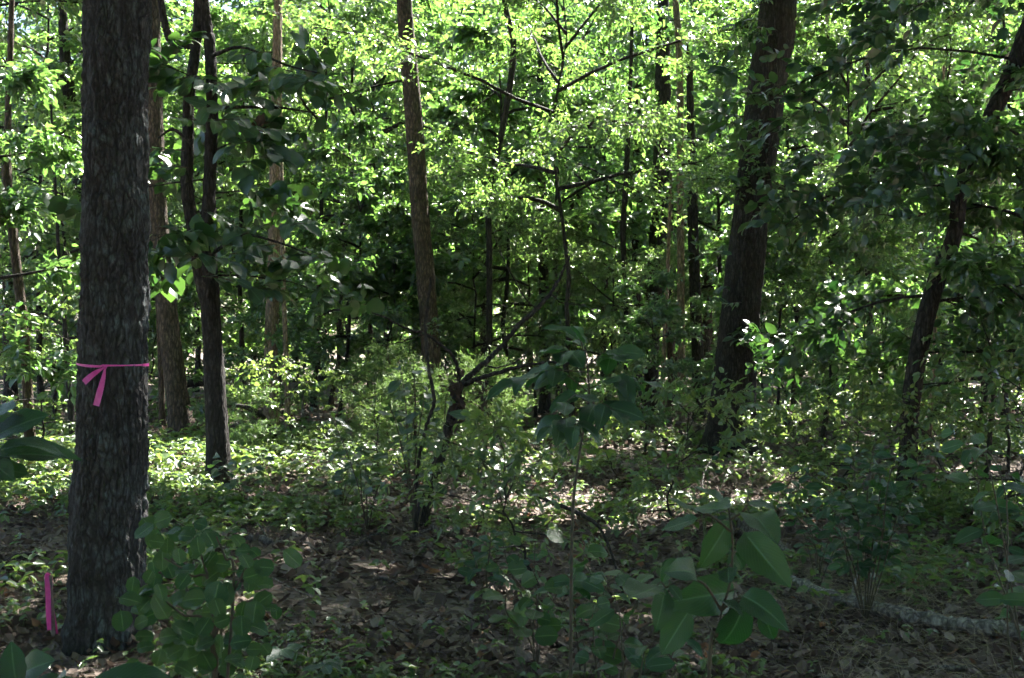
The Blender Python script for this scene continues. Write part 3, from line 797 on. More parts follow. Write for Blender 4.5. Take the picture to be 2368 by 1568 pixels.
for i, (px, Y) in enumerate(FARROW):
    PLAN.append((px, Y, 'far_a' if Y < 46 else 'far_b', 1.0 if Y < 60 else 1.25, 'far back' if Y < 46 else 'at the back' if Y < 60 else 'farthest in the background', 'far', 'trees closing the background'))
SHRUBS = [(90, 14, 'shrub_a', .9), (330, 22, 'shrub_c', 1.0), (610, 19, 'shrub_c', .75), (700, 16, 'shrub_b', .8), (880, 12.5, 'shrub_a', .55), (1130, 13, 'shrub_b', .5), (1420, 12.5, 'shrub_b', .5), (1400, 19, 'shrub_b', .8),
          (1840, 11.5, 'shrub_b', .6), (1930, 11.2, 'shrub_b', .75), (2230, 9.8, 'shrub_b', .7), (2290, 8.6, 'shrub_b', 1.0), (1500, 9.0, 'shrub_b', .8),
          (1230, 7.6, 'shrub_b', .72), (1120, 8.6, 'shrub_b', .5), (2330, 13.5, 'shrub_c', .8), (2060, 15.5, 'shrub_c', .9), (1820, 18, 'shrub_c', .9), (160, 27, 'shrub_c', 1.2), (800, 31, 'shrub_c', 1.2), (1030, 36, 'shrub_c', 1.3), (1250, 39, 'shrub_c', 1.4), (1390, 35, 'shrub_c', 1.2), (1480, 40, 'shrub_c', 1.4), (1650, 38, 'shrub_c', 1.3), (1760, 30, 'shrub_c', 1.2), (2050, 27, 'shrub_c', 1.2), (2300, 24, 'shrub_c', 1.2)] + [(60 + 290 * i, 46 + 5 * (i % 3), 'shrub_c', 1.8) for i in range(9)]
for px, Y, key, sc in SHRUBS:
    PLAN.append((px, Y, key, sc, 'close by' if Y < 10 else 'in the middle distance' if Y < 17 else 'behind the clearing' if Y < 23 else 'deep in the wood', 'shrub', 'shrubs of the undergrowth'))
def base_label(p): return f'{LOOK[p[2]]} {p[4]} {where(p[0])}'
for p in PLAN:
    lb = base_label(p)
    same = sorted([q for q in PLAN if base_label(q) == lb], key=lambda q: q[0])
    if len(same) > 1:
        lb += ', ' + ['first', 'second', 'third', 'fourth', 'fifth'][same.index(p)] + ' from left'
    px, Y, key, sc, depth, cat, group = p
    nm = {'tree': 'understory_tree', 'shrub': 'shrub', 'far': 'woodland_tree'}[cat]
    place(key, nm, lb, 'shrub' if cat == 'shrub' else 'tree', G(px, Y), rngp.uniform(0, 6.28), sc * rngp.uniform(.94, 1.06), group, merged=Y > 28)
# unseen trees added beside and behind the photographer to shade the foreground
for i, (x, y, key, sc, z) in enumerate([(8.5, 9.5, 'canopy_a', 1.1, 9.5), (6.3, 9.0, 'canopy_a', .95, 8.3), (-6.5, 4.5, 'canopy_b', 1.1, 8.5), (0.5, -3.0, 'canopy_a', 1.2, 8.0), (-5.0, -2.0, 'canopy_b', 1.2, 7.5), (6.0, -2.0, 'canopy_b', 1.2, 8.0)]):
    t = thing('added_shade_tree', ['tall tree just outside the right picture edge', 'tall tree beside the photographer, on the right', 'tall tree outside the left picture edge',
                              'tall tree right behind the photographer', 'tall tree behind the photographer, to the left', 'tall tree behind the photographer, to the right'][i], 'tree', (x, y, float(gz(x, y))), 'trees outside the picture')
    pth = np.array([[0, 0, -.1], [.05, .02, z * .4], [-.05, .08, z * .8], [0, 0, z + 3]])
    obj('trunk', tube_mesh('trunk', spline(pth, 20), np.linspace(.2, .06, 20), M['bark_dark'], 12), t)
    attach(t, KITS[key][1], (0, 0, z), i * 1.1, sc, merged=True)

SHADE_TREES = [(-11, 1, 'tall_a', 'left of the photographer, nearest'), (-9, -4, 'tall_b', 'left of the photographer, farther back'), (-6.5, -8, 'tall_a', 'behind the photographer, leftmost'), (-2.5, -8.5, 'tall_b', 'behind the photographer, second from left'),
          (2, -9, 'tall_a', 'straight behind the photographer'), (6, -8, 'tall_b', 'behind the photographer, second from right'), (9.5, -4.5, 'tall_a', 'behind the photographer, rightmost'), (11, .5, 'tall_b', 'right of the photographer, nearest'),
          (0, -14, 'far_a', 'far behind the photographer'), (-10, -13, 'far_a', 'far behind the photographer to the left'), (10, -13, 'far_a', 'far behind the photographer to the right')]
for i, (x, y, key, wh) in enumerate(SHADE_TREES):  # unseen trees added to hold back sky light from behind the camera
    place(key, 'understory_tree', LOOK[key] + ' ' + wh, 'tree', (x, y, float(gz(x, y))), i * 1.7, 1.1, 'trees outside the picture', merged=True)

# ------------------------------------------------------------------ ground layer
def scatter_ground(rng, n, y0, y1, half=.50, pw=1.0):
    y = y0 + (y1 - y0) * rng.uniform(0, 1, n) ** pw
    y = np.sqrt(y0 ** 2 + (y1 ** 2 - y0 ** 2) * rng.uniform(0, 1, n))
    x = rng.uniform(-half, half, n) * (y + 1.0)
    return x, y

def leaf_litter():
    rng = np.random.default_rng(11)
    bag = Bag()
    for y0, y1, n, s0, s1 in ((2.4, 6.5, 15000, .028, .075), (6.5, 13, 21000, .04, .09), (13, 30, 16000, .07, .14)):
        x, y = scatter_ground(rng, n, y0, y1)
        z = gz(x, y) + rng.uniform(.0, .035, n)
        a = rng.uniform(0, 6.28, n)
        X = np.stack([np.cos(a), np.sin(a), rng.normal(0, .22, n)], 1)
        Z = np.stack([rng.normal(0, .35, n), rng.normal(0, .35, n), np.ones(n)], 1)
        leaf_batch(bag, np.stack([x, y, z], 1), X, Z, s0 + (s1 * 1.35 - s0) * rng.uniform(0, 1, n) ** 2.2, rng.uniform(.45, 1.3, n), rng.uniform(0, 1, n), TDEAD, 0, curl=rng.uniform(-.45, .1, n))
    return tag(obj('leaf_litter', bag.mesh('leaf_litter', [M['dead']], smooth=False)), 'brown curled dead leaves covering the woodland floor', None, kind='stuff')
leaf_litter()

def cover_density(x, y):
    """how much green stands at a spot: thick around the clearing, thin in the brown patch before the forked tree"""
    p = np.stack([x * .8, y * .8, np.zeros_like(x)], 1)
    d = .24 + 1.5 * (vnoise(p, 3) - .44)
    px = 1183.5 + x / y * FPX
    d += .5 * ((y > 9.5) & (y < 17) & (px < 900))
    d -= .28 * ((y > 5.2) & (y < 9.0) & (px > 560) & (px < 1100))
    d -= .5 * ((y < 6.5) & (px > 1750))
    d -= .45 * ((y < 8.5) & (px < 330))
    d -= .34 * ((y > 7.0) & (y < 12.5) & (px > 850) & (px < 2000))
    d -= .15 * (y > 17)
    d += .55 * ((y < 5.2) & (px > 560) & (px < 1750))
    return np.clip(d, .03, 1)

def ground_cover():
    rng = np.random.default_rng(12)
    bag = Bag()
    for y0, y1, n, ls, hmax in ((2.5, 6.5, 4600, .045, .14), (6.5, 12, 8200, .065, .22), (12, 20, 9500, .085, .26), (20, 34, 9000, .11, .30), (34, 75, 9000, .26, .9)):
        x, y = scatter_ground(rng, n, y0, y1)
        keep = rng.uniform(0, 1, n) < cover_density(x, y)
        x, y = x[keep], y[keep]; m = len(x)
        h = hmax * rng.uniform(.25, 1, m)
        base = np.stack([x, y, gz(x, y)], 1)
        lean = rng.normal(0, .25, (m, 2))
        top = base + np.stack([lean[:, 0] * h, lean[:, 1] * h, h], 1)
        twig_batch(bag, base, top, .0016, .001, 1)
        for k in range(5):
            a = k * 1.2566 + rng.uniform(-.4, .4, m) + rng.uniform(0, 6.28, m)[0]
            a = a + np.arctan2(lean[:, 1], lean[:, 0])
            X = np.stack([np.cos(a), np.sin(a), rng.normal(-.05, .25, m)], 1)
            Z = np.stack([rng.normal(0, .35, m), rng.normal(0, .35, m), np.ones(m)], 1)
            down = rng.uniform(0, .5, m)[:, None] if k > 2 else 0.0
            pos = top * (1 - down) + base * down
            leaf_batch(bag, pos, X, Z, ls * rng.uniform(.6, 1.35, m), rng.uniform(.85, 1.35, m), np.clip(rng.normal(.5, .27, m), 0, 1), TL4, 0, curl=rng.uniform(0, .35, m))
    return tag(obj('ground_cover', bag.mesh('ground_cover', [M['leaf_low'], M['stem_green']])), 'low green creepers and seedlings covering the woodland floor', None, kind='stuff')
ground_cover()

M['straw'] = plain_mat('dry_straw', (.36, .30, .20), .8)

def grass_and_twigs():
    rng = np.random.default_rng(13)
    bag = Bag()
    # dry straw in the lower right, green blades low in the middle
    for cnt, box, mat, hl in ((520, (1900, 2420, 4.6, 7.0), 0, .34), (500, (1800, 2200, 6.5, 8.2), 0, .45), (1500, (600, 1750, 4.0, 5.2), 1, .13)):
        y = rng.uniform(box[2], box[3], cnt); px = rng.uniform(box[0], box[1], cnt); x = (px - 1183.5) / FPX * y
        a = rng.uniform(0, 6.28, cnt); lg = hl * rng.uniform(.4, 1.2, cnt)
        el = rng.uniform(.05, .7, cnt) if mat == 0 else rng.uniform(.5, 1.4, cnt)
        A = np.stack([x, y, gz(x, y) + .01], 1)
        B = A + np.stack([np.cos(a) * np.cos(el), np.sin(a) * np.cos(el), np.sin(el)], 1) * lg[:, None] * .6
        D = B + np.stack([np.cos(a + .3) * np.cos(el * .2), np.sin(a + .3) * np.cos(el * .2), np.sin(el * .1)], 1) * lg[:, None] * .4
        twig_batch(bag, A, B, .0012, .001, mat); twig_batch(bag, B, D, .001, .0004, mat)
    m = bag.mesh('grass', [M['straw'], M['stem_green']])
    tag(obj('grass', m), 'dry straw and thin green grass blades on the near ground', None, kind='stuff')
    bag = Bag()
    n = 3200
    x, y = scatter_ground(rng, n, 2.6, 26)
    a = rng.uniform(0, 6.28, n); lg = rng.uniform(.12, .7, n)
    A = np.stack([x, y, gz(x, y) + rng.uniform(.01, .05, n)], 1)
    B = A + np.stack([np.cos(a), np.sin(a), rng.normal(.05, .12, n)], 1) * lg[:, None] * .5
    a2 = a + rng.normal(0, .35, n)
    D = B + np.stack([np.cos(a2), np.sin(a2), rng.normal(0, .1, n)], 1) * lg[:, None] * .5
    r = rng.uniform(.002, .006, n)
    twig_batch(bag, A, B, r, r * .8, 0); twig_batch(bag, B, D, r * .8, r * .4, 0)
    tag(obj('fallen_twigs', bag.mesh('fallen_twigs', [M['dead_wood']])), 'thin dry twigs strewn over the dead leaves', None, kind='stuff')
M['straw'] = plain_mat('dry_straw', (.36, .30, .20), .8)
grass_and_twigs()

# ------------------------------------------------------------------ single leaves for the near plants
def leaf_mesh(name, shape, wid, curl, fold, mat, wav=.0, nu=9, nv=6, seed=0, pet=.12, twist=0.0):
    u = np.linspace(0, 1, nu); v = np.linspace(-1, 1, nv + 1)
    w = {'ovate': u ** .62 * (1 - u) ** .85, 'round': np.sqrt(np.clip(u * (1 - u), 0, 1)) * (1.02 - .1 * u), 'elliptic': (u * (1 - u)) ** .72,
         'obovate': u ** .95 * (1 - u) ** .48, 'lance': u ** .8 * (1 - u) ** 1.0}[shape]
    w = w / w.max()
    w[0] = .03; w[-1] = .015
    U, Vv = np.meshgrid(u, v, indexing='ij')
    W = w[:, None]
    ph = seed * 1.7
    edge = 1 + .05 * np.sin(U * 21 + ph) * np.abs(Vv)
    y = Vv * W * wid * .5 * edge
    z = fold * np.abs(Vv) * W * .5 - curl * U ** 2 + wav * np.abs(Vv) * W * np.sin(U * 9 + ph + 2.2 * np.sign(Vv))
    z = z + twist * y * U
    x = U - .25 * curl * U ** 3
    x = x + .03 * np.sin(ph) * np.abs(Vv)
    V = np.stack([x.ravel(), (y + .06 * math.sin(ph) * U * U).ravel(), z.ravel()], 1)
    n2 = nv + 1
    i = np.arange(nu - 1)[:, None] * n2 + np.arange(nv)[None]
    F = np.stack([i, i + n2, i + n2 + 1, i + 1], -1).reshape(-1, 4)
    uv = np.stack([U.ravel(), Vv.ravel() * .5 + .5], 1)
    k = len(V)
    pv = np.array([[-pet, 0, -.02], [-pet, 0, -.008], [.03, .008, 0.], [.03, -.008, 0.]])
    V = np.vstack([V, pv]); uv = np.vstack([uv, np.full((4, 2), .5)])
    return build(name, V, [np.vstack([F, [[k, k + 3, k + 2, k + 1]]])], [M[mat]], uv=uv)

LM = {}
def leaf_set(key, shape, wid, mat, **kw):
    LM[key] = [leaf_mesh('leaf', shape, wid * f, c, fo, mat, wav=wv, seed=i, twist=tw, **kw) for i, (f, c, fo, wv, tw) in enumerate(
        [(1.0, .18, .10, .03, .1), (.9, .35, .16, .05, -.2), (1.1, .08, .06, .04, .25), (.95, .5, .2, .03, -.1), (1.05, -.06, .12, .05, .0)])]
leaf_set('broad', 'ovate', .55, 'leaf_near')
leaf_set('bush', 'round', .82, 'leaf_bush', nu=8)
leaf_set('oval', 'elliptic', .46, 'leaf_near', nu=7, nv=4)
leaf_set('dark', 'obovate', .52, 'leaf_big', nu=7, nv=4)
leaf_set('vine', 'elliptic', .42, 'leaf_big', nu=6, nv=4)
leaf_set('seed', 'elliptic', .50, 'leaf_near', nu=6, nv=4)
def dead_leaf_meshes():
    out = []
    for i in range(3):
        b = Bag(); rg = np.random.default_rng(i)
        leaf_batch(b, np.zeros((1, 3)), np.array([[1., 0, 0]]), np.array([[0, 0, 1.]]), 1.0, .9, rg.uniform(.05, .3, 1), TDEAD, 0, curl=rg.uniform(-.6, -.2, 1))
        out.append(b.mesh('dead_leaf', [M['dead']], smooth=False))
    return out
LM['dead'] = dead_leaf_meshes()

lrng = np.random.default_rng(77)
def put_leaf(parent, key, base, X, Zup, size, name='leaf', var=None):
    X = unit(X); Z = np.asarray(Zup, float); Z = unit(Z - X * Z.dot(X)); Y = np.cross(Z, X)
    m = Matrix(((X[0], Y[0], Z[0], base[0]), (X[1], Y[1], Z[1], base[1]), (X[2], Y[2], Z[2], base[2]), (0, 0, 0, 1))) @ Matrix.Scale(size, 4)
    ms = LM[key]
    return obj(name, ms[int(lrng.integers(len(ms))) if var is None else var], parent, m)

def stem_part(t, base, pts, r0, r1, mat='stem', sides=6, name='stem'):
    pl = np.asarray(pts, float) - base
    n = 4 * len(pts)
    obj(name, tube_mesh(name, spline(pl, n), np.linspace(r0, r1, n), M[mat], sides), t)

CAM = np.array([0, 0, 1.6])
def facing(p, tilt=.6):
    """a normal halfway between up and the viewer's side"""
    d = unit(CAM - np.asarray(p, float))
    return unit(d * tilt + np.array([0, 0, 1.]) * (1 - tilt))

def photo_plant(name, label, cat, base, leaves, Y, key, stems, wscale=1.0, dj=.12, tilt=.6, r0=.005, mat='stem', group=None):
    """leaves given as (base px, base py, tip px, tip py[, facing])"""
    t = thing(name, label, cat, base, group)
    for s in stems:
        pts = [base] + [P(a, b, Y) for a, b in s[1:]] if s[0] == 'root' else [P(a, b, Y) for a, b in s]
        stem_part(t, base, pts, r0 if s[0] == 'root' else r0 * .6, r0 * .35, mat)
    nodes_ = np.vstack([spline([base] + [P(a, b, Y) for a, b in s_[1:]] if s_[0] == 'root' else [P(a, b, Y) for a, b in s_], 14) for s_ in stems])
    for lf in leaves:
        y0 = Y + lrng.normal(0, dj * .3)
        a = P(lf[0], lf[1], y0); b = P(lf[2], lf[3], y0 + lrng.uniform(-dj, dj * .3))
        n = facing(a, lf[4] if len(lf) > 4 else tilt) + lrng.normal(0, .18, 3)
        put_leaf(t, key, a - base, b - a, n, np.linalg.norm(b - a) * wscale)
        q = nodes_[np.argmin(np.linalg.norm(nodes_ - a, axis=1) + 2 * np.maximum(nodes_[:, 2] - a[2], 0))]
        if .015 < np.linalg.norm(q - a) < .5:
            stem_part(t, base, [q, (q + a) / 2 + np.array([0, 0, .01]), a], r0 * .3, r0 * .2, mat, 4, 'twig')
    return t

def c5(x, y): return ((1800 + x / 2.672) * .789, (1400 + y / 2.672) * .789)
def c3(x, y): return ((1050 + x / 2.851) * .789, (850 + y / 2.851) * .789)
def c2(x, y): return ((300 + x / 2.92) * .789, (1450 + y / 2.92) * .789)

# broad-leaved plant, lower right
lv = [(905, 325, 690, 700, .85), (1010, 420, 1290, 790, .6), (950, 890, 560, 930, .75), (1010, 1010, 840, 1470, .85), (330, 850, 100, 960, .5), (400, 860, 340, 1180, .75), (590, 1030, 370, 1370, .8),
      (1010, 930, 1310, 1045, .5), (1160, 1020, 1245, 1320, .7), (660, 280, 415, 140, .35), (650, 230, 890, 270, .3), (900, 205, 630, 85, .2), (940, 590, 1060, 745, .8), (520, 640, 320, 790, .6), (650, 320, 350, 400, .5),
      (1040, 190, 1260, 220, .3), (1060, 280, 1220, 345, .2), (890, 700, 890, 840, .8), (820, 960, 1000, 1000, .4), (640, 760, 500, 650, .5), (1000, 560, 900, 720, .7), (430, 840, 540, 960, .5)]
LV = [c5(a, b) + c5(c, d) + (e,) for a, b, c, d, e in lv]
bp = G(1620, 2.25)
photo_plant('broad_leaved_plant', 'plant with very large dark ovate leaves, close in the lower right', 'plant', bp, LV, 2.25, 'broad',
    [['root', c5(740, 1560), c5(800, 1250), c5(840, 1040)], [c5(840, 1040), c5(700, 830), c5(540, 800), c5(400, 860)], [c5(840, 1040), c5(910, 800), c5(925, 490), c5(905, 325), c5(890, 200)], [c5(840, 1040), c5(930, 960), c5(1010, 940)],
     [c5(910, 420), c5(760, 300), c5(650, 270)], [c5(905, 330), c5(1010, 260), c5(1050, 190)]], 1.0, .14)

# tall broad-leaved sapling, centre right: tiers of side twigs on one stem
bp = G(1318, 4.6)
sap = thing('broad_leaved_sapling', 'tall sapling with broad dark leaves standing right of the broken leaning sapling', 'plant', bp)
main_st = [bp] + [P(a, b, 4.6) for a, b in ((1322, 1240), (1332, 1100), (1348, 1000), (1362, 910), (1352, 800))]
stem_part(sap, bp, main_st, .0075, .003)
rgs = np.random.default_rng(21)
for (x0, y0, x1, y1, dy, n) in [(1352, 860, 1195, 885, -.15, 7), (1358, 905, 1255, 855, .1, 6), (1352, 850, 1295, 815, -.1, 5), (1352, 830, 1335, 785, 0, 4), (1356, 850, 1430, 815, .1, 6), (1360, 900, 1475, 880, -.1, 7), (1355, 950, 1420, 950, -.2, 5),
                               (1350, 980, 1275, 985, -.15, 5), (1345, 1010, 1330, 985, -.25, 3), (1356, 930, 1310, 930, -.3, 4)]:
    a = P(x0, y0, 4.6); b = P(x1, y1, 4.6 + dy)
    path = spline([a, (a + b) / 2 + np.array([0, 0, .03]), b], 10)
    stem_part(sap, bp, [path[0], path[5], path[9]], .003, .0014, name='twig')
    D = unit(b - a); S = unit(np.cross([0, 0, 1.], D))
    for q in range(n):
        f = .3 + .7 * (q + .5) / n
        o = path[min(9, int(f * 9.99))]
        w = (1 if q % 2 else -1) * rgs.uniform(.5, 1.1) * (.2 if q == n - 1 else 1)
        X = D * math.cos(w) + S * math.sin(w) + rgs.normal(0, .12, 3); X[2] -= rgs.uniform(.05, .75)
        put_leaf(sap, 'broad', o - bp, X, np.array([0, -.35, .8]) + rgs.normal(0, .28, 3), rgs.uniform(.10, .165))

# spotted bush, lower left
bp = G(470, 3.3)
bush = thing('spotted_bush', 'bush with rounded green insect-spotted leaves at the foot of the big grey tree', 'bush', bp)
for s in ([(495, 1480), (492, 1380), (470, 1300), (440, 1230), (400, 1200)], [(500, 1480), (540, 1370), (580, 1300), (620, 1280)], [(490, 1490), (420, 1420), (360, 1380), (300, 1390)], [(505, 1490), (560, 1430), (600, 1420)], [(492, 1400), (440, 1330), (380, 1290)],
          [(540, 1370), (520, 1290), (500, 1240)]):
    stem_part(bush, bp, [bp + np.array([.02, 0, 0])] + [P(a, b, 3.3) for a, b in s], .006, .0022)
blob = [(520, 215, 130), (350, 310, 140), (460, 400, 110), (600, 320, 110), (730, 330, 120), (660, 520, 130), (510, 560, 130), (810, 430, 120), (900, 540, 150), (1010, 590, 130), (260, 770, 140), (230, 890, 140), (400, 700, 110), (500, 820, 140),
        (690, 740, 120), (920, 700, 150), (780, 880, 170), (970, 850, 170), (500, 960, 180), (660, 1020, 120), (980, 960, 150), (870, 1130, 130), (1020, 1080, 110), (1200, 480, 120), (1230, 560, 110), (1380, 620, 150), (1290, 690, 150), (1400, 760, 110), (1300, 1000, 150),
        (1190, 1120, 140), (1330, 1120, 150), (350, 1210, 120), (540, 1210, 130), (330, 1090, 100), (700, 1160, 160), (850, 1260, 150), (1010, 1300, 150), (1180, 1250, 150), (620, 1350, 140), (480, 1400, 120), (1120, 1400, 130), (900, 1420, 150), (700, 1480, 130), (1300, 1320, 120), (1450, 960, 100)]
for (x, y, s) in blob:
    for rep in range(3):
        px, py = c2(x, y)
        if rep: px += lrng.normal(0, 26); py += lrng.normal(0, 26)
        Yl = 3.3 + lrng.uniform(-.22, .05) if not rep else 3.3 + lrng.uniform(-.05, .35)
        p = P(px, py, Yl)
        a = lrng.uniform(0, 6.28); X = unit(np.array([math.cos(a), -.35 + .3 * math.sin(a), math.sin(a) * .7 - .25]))
        size = 1.3 * s / 2.92 * .789 / FPX * 3.3 * lrng.uniform(.85, 1.1)
        n = facing(p, lrng.uniform(.35, .8)) + lrng.normal(0, .25, 3)
        put_leaf(bush, 'bush', p - X * size * .5 - bp, X, n, size)

# big soft leaves poking in at the left edge, close to the camera
bp = G(-60, 1.75)
photo_plant('edge_plant', 'blurred large green leaves poking in at the left picture edge', 'plant', bp,
    [(-30, 1020, 105, 935, .4), (-25, 1060, 180, 1015, .5), (-40, 1080, 75, 1090, .55), (-20, 1000, 60, 960, .7), (-60, 980, 40, 925, .4), (0, 1040, 150, 985, .25), (-60, 1040, 30, 1100, .5)], 1.75, 'oval',
    [['root', (-80, 1300), (-60, 1150), (-30, 1040)]], .95, .06, r0=.006)
bp = G(20, 2.4)
photo_plant('corner_plant', 'leaves of a low plant filling the lower left picture corner', 'plant', bp,
    [(40, 1590, 20, 1490, .7), (30, 1570, 100, 1520, .6), (60, 1590, 150, 1560, .5), (0, 1560, -40, 1500, .6), (90, 1620, 130, 1545, .6), (20, 1600, -50, 1560, .6)], 2.4, 'broad', [['root', (30, 1640), (40, 1580)]], 1.1, .08)
bp = G(205, 2.6)
photo_plant('blade_plant', 'long broad leaf blades at the bottom edge below the big grey tree', 'plant', bp,
    [(205, 1610, 345, 1515, .6), (210, 1620, 260, 1545, .6), (230, 1620, 390, 1580, .5), (200, 1620, 150, 1560, .5)], 2.6, 'oval', [['root', (205, 1640), (208, 1610)]], 1.1, .06)

def bushy(name, label, cat, px, Y, H, spread, nst, nl, key, size, seed, mat='stem', lean=0.0, tilt=.45, group=None, r0=.005):
    """several stems from one root with alternate leaves, every leaf its own piece"""
    rg = np.random.default_rng(seed)
    base = G(px, Y)
    t = thing(name, label, cat, base, group)
    for s in range(nst):
        a = s * 6.28 / nst + rg.uniform(-.5, .5); sp = spread * rg.uniform(.4, 1.0)
        h = H * rg.uniform(.65, 1.05)
        pts = np.array([[0, 0, 0], [math.cos(a) * sp * .25 + lean * .2, math.sin(a) * sp * .25, h * .4], [math.cos(a) * sp * .65 + lean * .6, math.sin(a) * sp * .65, h * .78], [math.cos(a) * sp + lean, math.sin(a) * sp, h]])
        pts[1:] += rg.normal(0, .03 * H, (3, 3))
        path = spline(pts, 12)
        obj('stem', tube_mesh('stem', path, np.linspace(r0, r0 * .3, 12), M[mat], 5), t)
        k = max(2, nl // nst)
        for i in range(k):
            f = .28 + .72 * (i + rg.uniform(.2, .9)) / k
            q = f * 11; ii = min(int(q), 10); o = path[ii] + (path[ii + 1] - path[ii]) * (q - ii)
            b = i * 2.4 + rg.uniform(-.6, .6)
            X = np.array([math.cos(b), math.sin(b), rg.uniform(-.35, .3)])
            off = unit(X) * rg.uniform(.01, .5) * size
            n = np.array([0, 0, 1.]) * (1 - tilt) + unit(CAM - (o + base)) * tilt + rg.normal(0, .25, 3)
            put_leaf(t, key, o + off, X, n, size * rg.uniform(.65, 1.2))
    return t

bushy('broad_leaved_plant', 'low plant with a few broad leaves at the foot of the tall broad-leaved sapling', 'plant', 1345, 5.0, .55, .3, 3, 18, 'broad', .11, 219)
bushy('leafy_plant', 'clump of leafy stems in the thicket below the tall broad-leaved sapling', 'plant', 1240, 5.4, .62, .35, 5, 45, 'bush', .10, 201)
bushy('leafy_plant', 'leafy plant with round leaves right of the thicket clump, at mid lower centre', 'plant', 1400, 4.9, .60, .35, 4, 36, 'bush', .095, 202)
bushy('leafy_plant', 'small leafy plant left of the thicket clump, behind the brown leaf patch', 'plant', 1130, 6.8, .50, .35, 4, 36, 'oval', .10, 203)
bushy('leafy_plant', 'upright leafy plant between the thicket and the very large-leaved plant', 'plant', 1480, 4.2, .66, .25, 3, 24, 'oval', .105, 204)
bushy('leafy_plant', 'low broad-leaved plant at the bottom edge, left of the very large-leaved plant', 'plant', 1450, 3.0, .34, .22, 4, 20, 'bush', .085, 205)
bushy('leafy_plant', 'pale-leaved plant right of the very large-leaved plant', 'plant', 1925, 3.1, .62, .12, 2, 11, 'broad', .13, 206)
bushy('dense_bush', 'dense dark green bush before the foot of the curving right tree', 'bush', 2000, 6.4, 1.05, .50, 11, 270, 'oval', .10, 207)
bushy('dense_bush', 'leafy bush left of the dense dark bush, behind the pale slab of wood', 'bush', 1890, 7.4, .75, .40, 6, 70, 'oval', .08, 208)
bushy('edge_bush', 'leafy bush with glossy leaves leaning in from the right picture edge', 'bush', 2420, 4.2, 1.45, .35, 5, 40, 'oval', .12, 209, lean=-.15)
bushy('edge_bush', 'low bush at the right picture edge beneath the glossy leaning one', 'bush', 2400, 6.0, .9, .45, 6, 60, 'oval', .10, 210)
bushy('glossy_sapling', 'slender sapling with dark glossy leaves left of the broken leaning sapling', 'plant', 960, 9.3, 1.62, .42, 5, 85, 'dark', .15, 211, r0=.010, tilt=.3)
bushy('glossy_sapling', 'small glossy-leaved sapling with thin stems further left of the broken sapling', 'plant', 850, 9.6, 1.05, .4, 4, 55, 'dark', .13, 212, r0=.007, tilt=.3)
bushy('glossy_sapling', 'glossy-leaved sapling thicket right behind the broken leaning sapling', 'plant', 1165, 10.2, 1.0, .65, 7, 120, 'dark', .14, 213, r0=.007, tilt=.3)
bushy('glossy_sapling', 'dark glossy-leaved sapling right of the forked tree, at the shade edge', 'plant', 790, 10.5, .62, .45, 5, 60, 'dark', .12, 214, r0=.006, tilt=.3)
bushy('glossy_sapling', 'low glossy-leaved sapling at the foot of the forked tree', 'plant', 560, 10.9, .45, .5, 5, 50, 'dark', .12, 215, r0=.006, tilt=.3)
bushy('thin_leaf_plant', 'thin drooping plant beside the curved stick, left of the pale slab of wood', 'plant', 1630, 8.4, .85, .25, 3, 20, 'seed', .07, 216, mat='stem_green')

# five-leaved seedlings on the near ground
SEED = [(760, 4.7, 'at the brown patch edge, lower centre left'), (860, 4.35, 'in the brown patch right of the spotted bush'), (990, 4.5, 'straight below the bent pale stick'), (1100, 4.25, 'at the bottom edge left of centre stick'), (1190, 4.6, 'above the dark stick at the bottom'),
        (1290, 4.2, 'at the end of the dark bottom stick'), (1360, 3.9, 'right of the dark bottom stick'), (690, 4.2, 'at the right foot of the spotted bush'), (920, 4.05, 'nearest the bottom edge, left of centre'), (1560, 3.6, 'under the very large-leaved plant'),
        (1700, 4.4, 'behind the very large-leaved plant'), (1850, 4.6, 'beside the lichen-covered branch'), (2080, 4.4, 'below the lichen-covered branch'), (640, 5.0, 'behind the spotted bush')]
for i, (px, Y, wh) in enumerate(SEED):
    rg = np.random.default_rng(300 + i)
    base = G(px, Y); t = thing('creeper_seedling', 'five-leaved green seedling ' + wh, 'seedling', base, 'five-leaved seedlings on the near ground')
    h = rg.uniform(.10, .2)
    top = np.array([rg.normal(0, .02), rg.normal(0, .02), h])
    obj('stem', tube_mesh('stem', spline([(0, 0, -.01), top * .5 + rg.normal(0, .008, 3), top], 6), np.linspace(.0022, .0012, 6), M['stem_green'], 5), t)
    for k in range(5):
        a = k * 1.2566 + rg.uniform(-.2, .2) + i
        put_leaf(t, 'seed', top, np.array([math.cos(a), math.sin(a), rg.uniform(-.25, .2)]), np.array([rg.normal(0, .2), -.25, 1.]), rg.uniform(.07, .115))

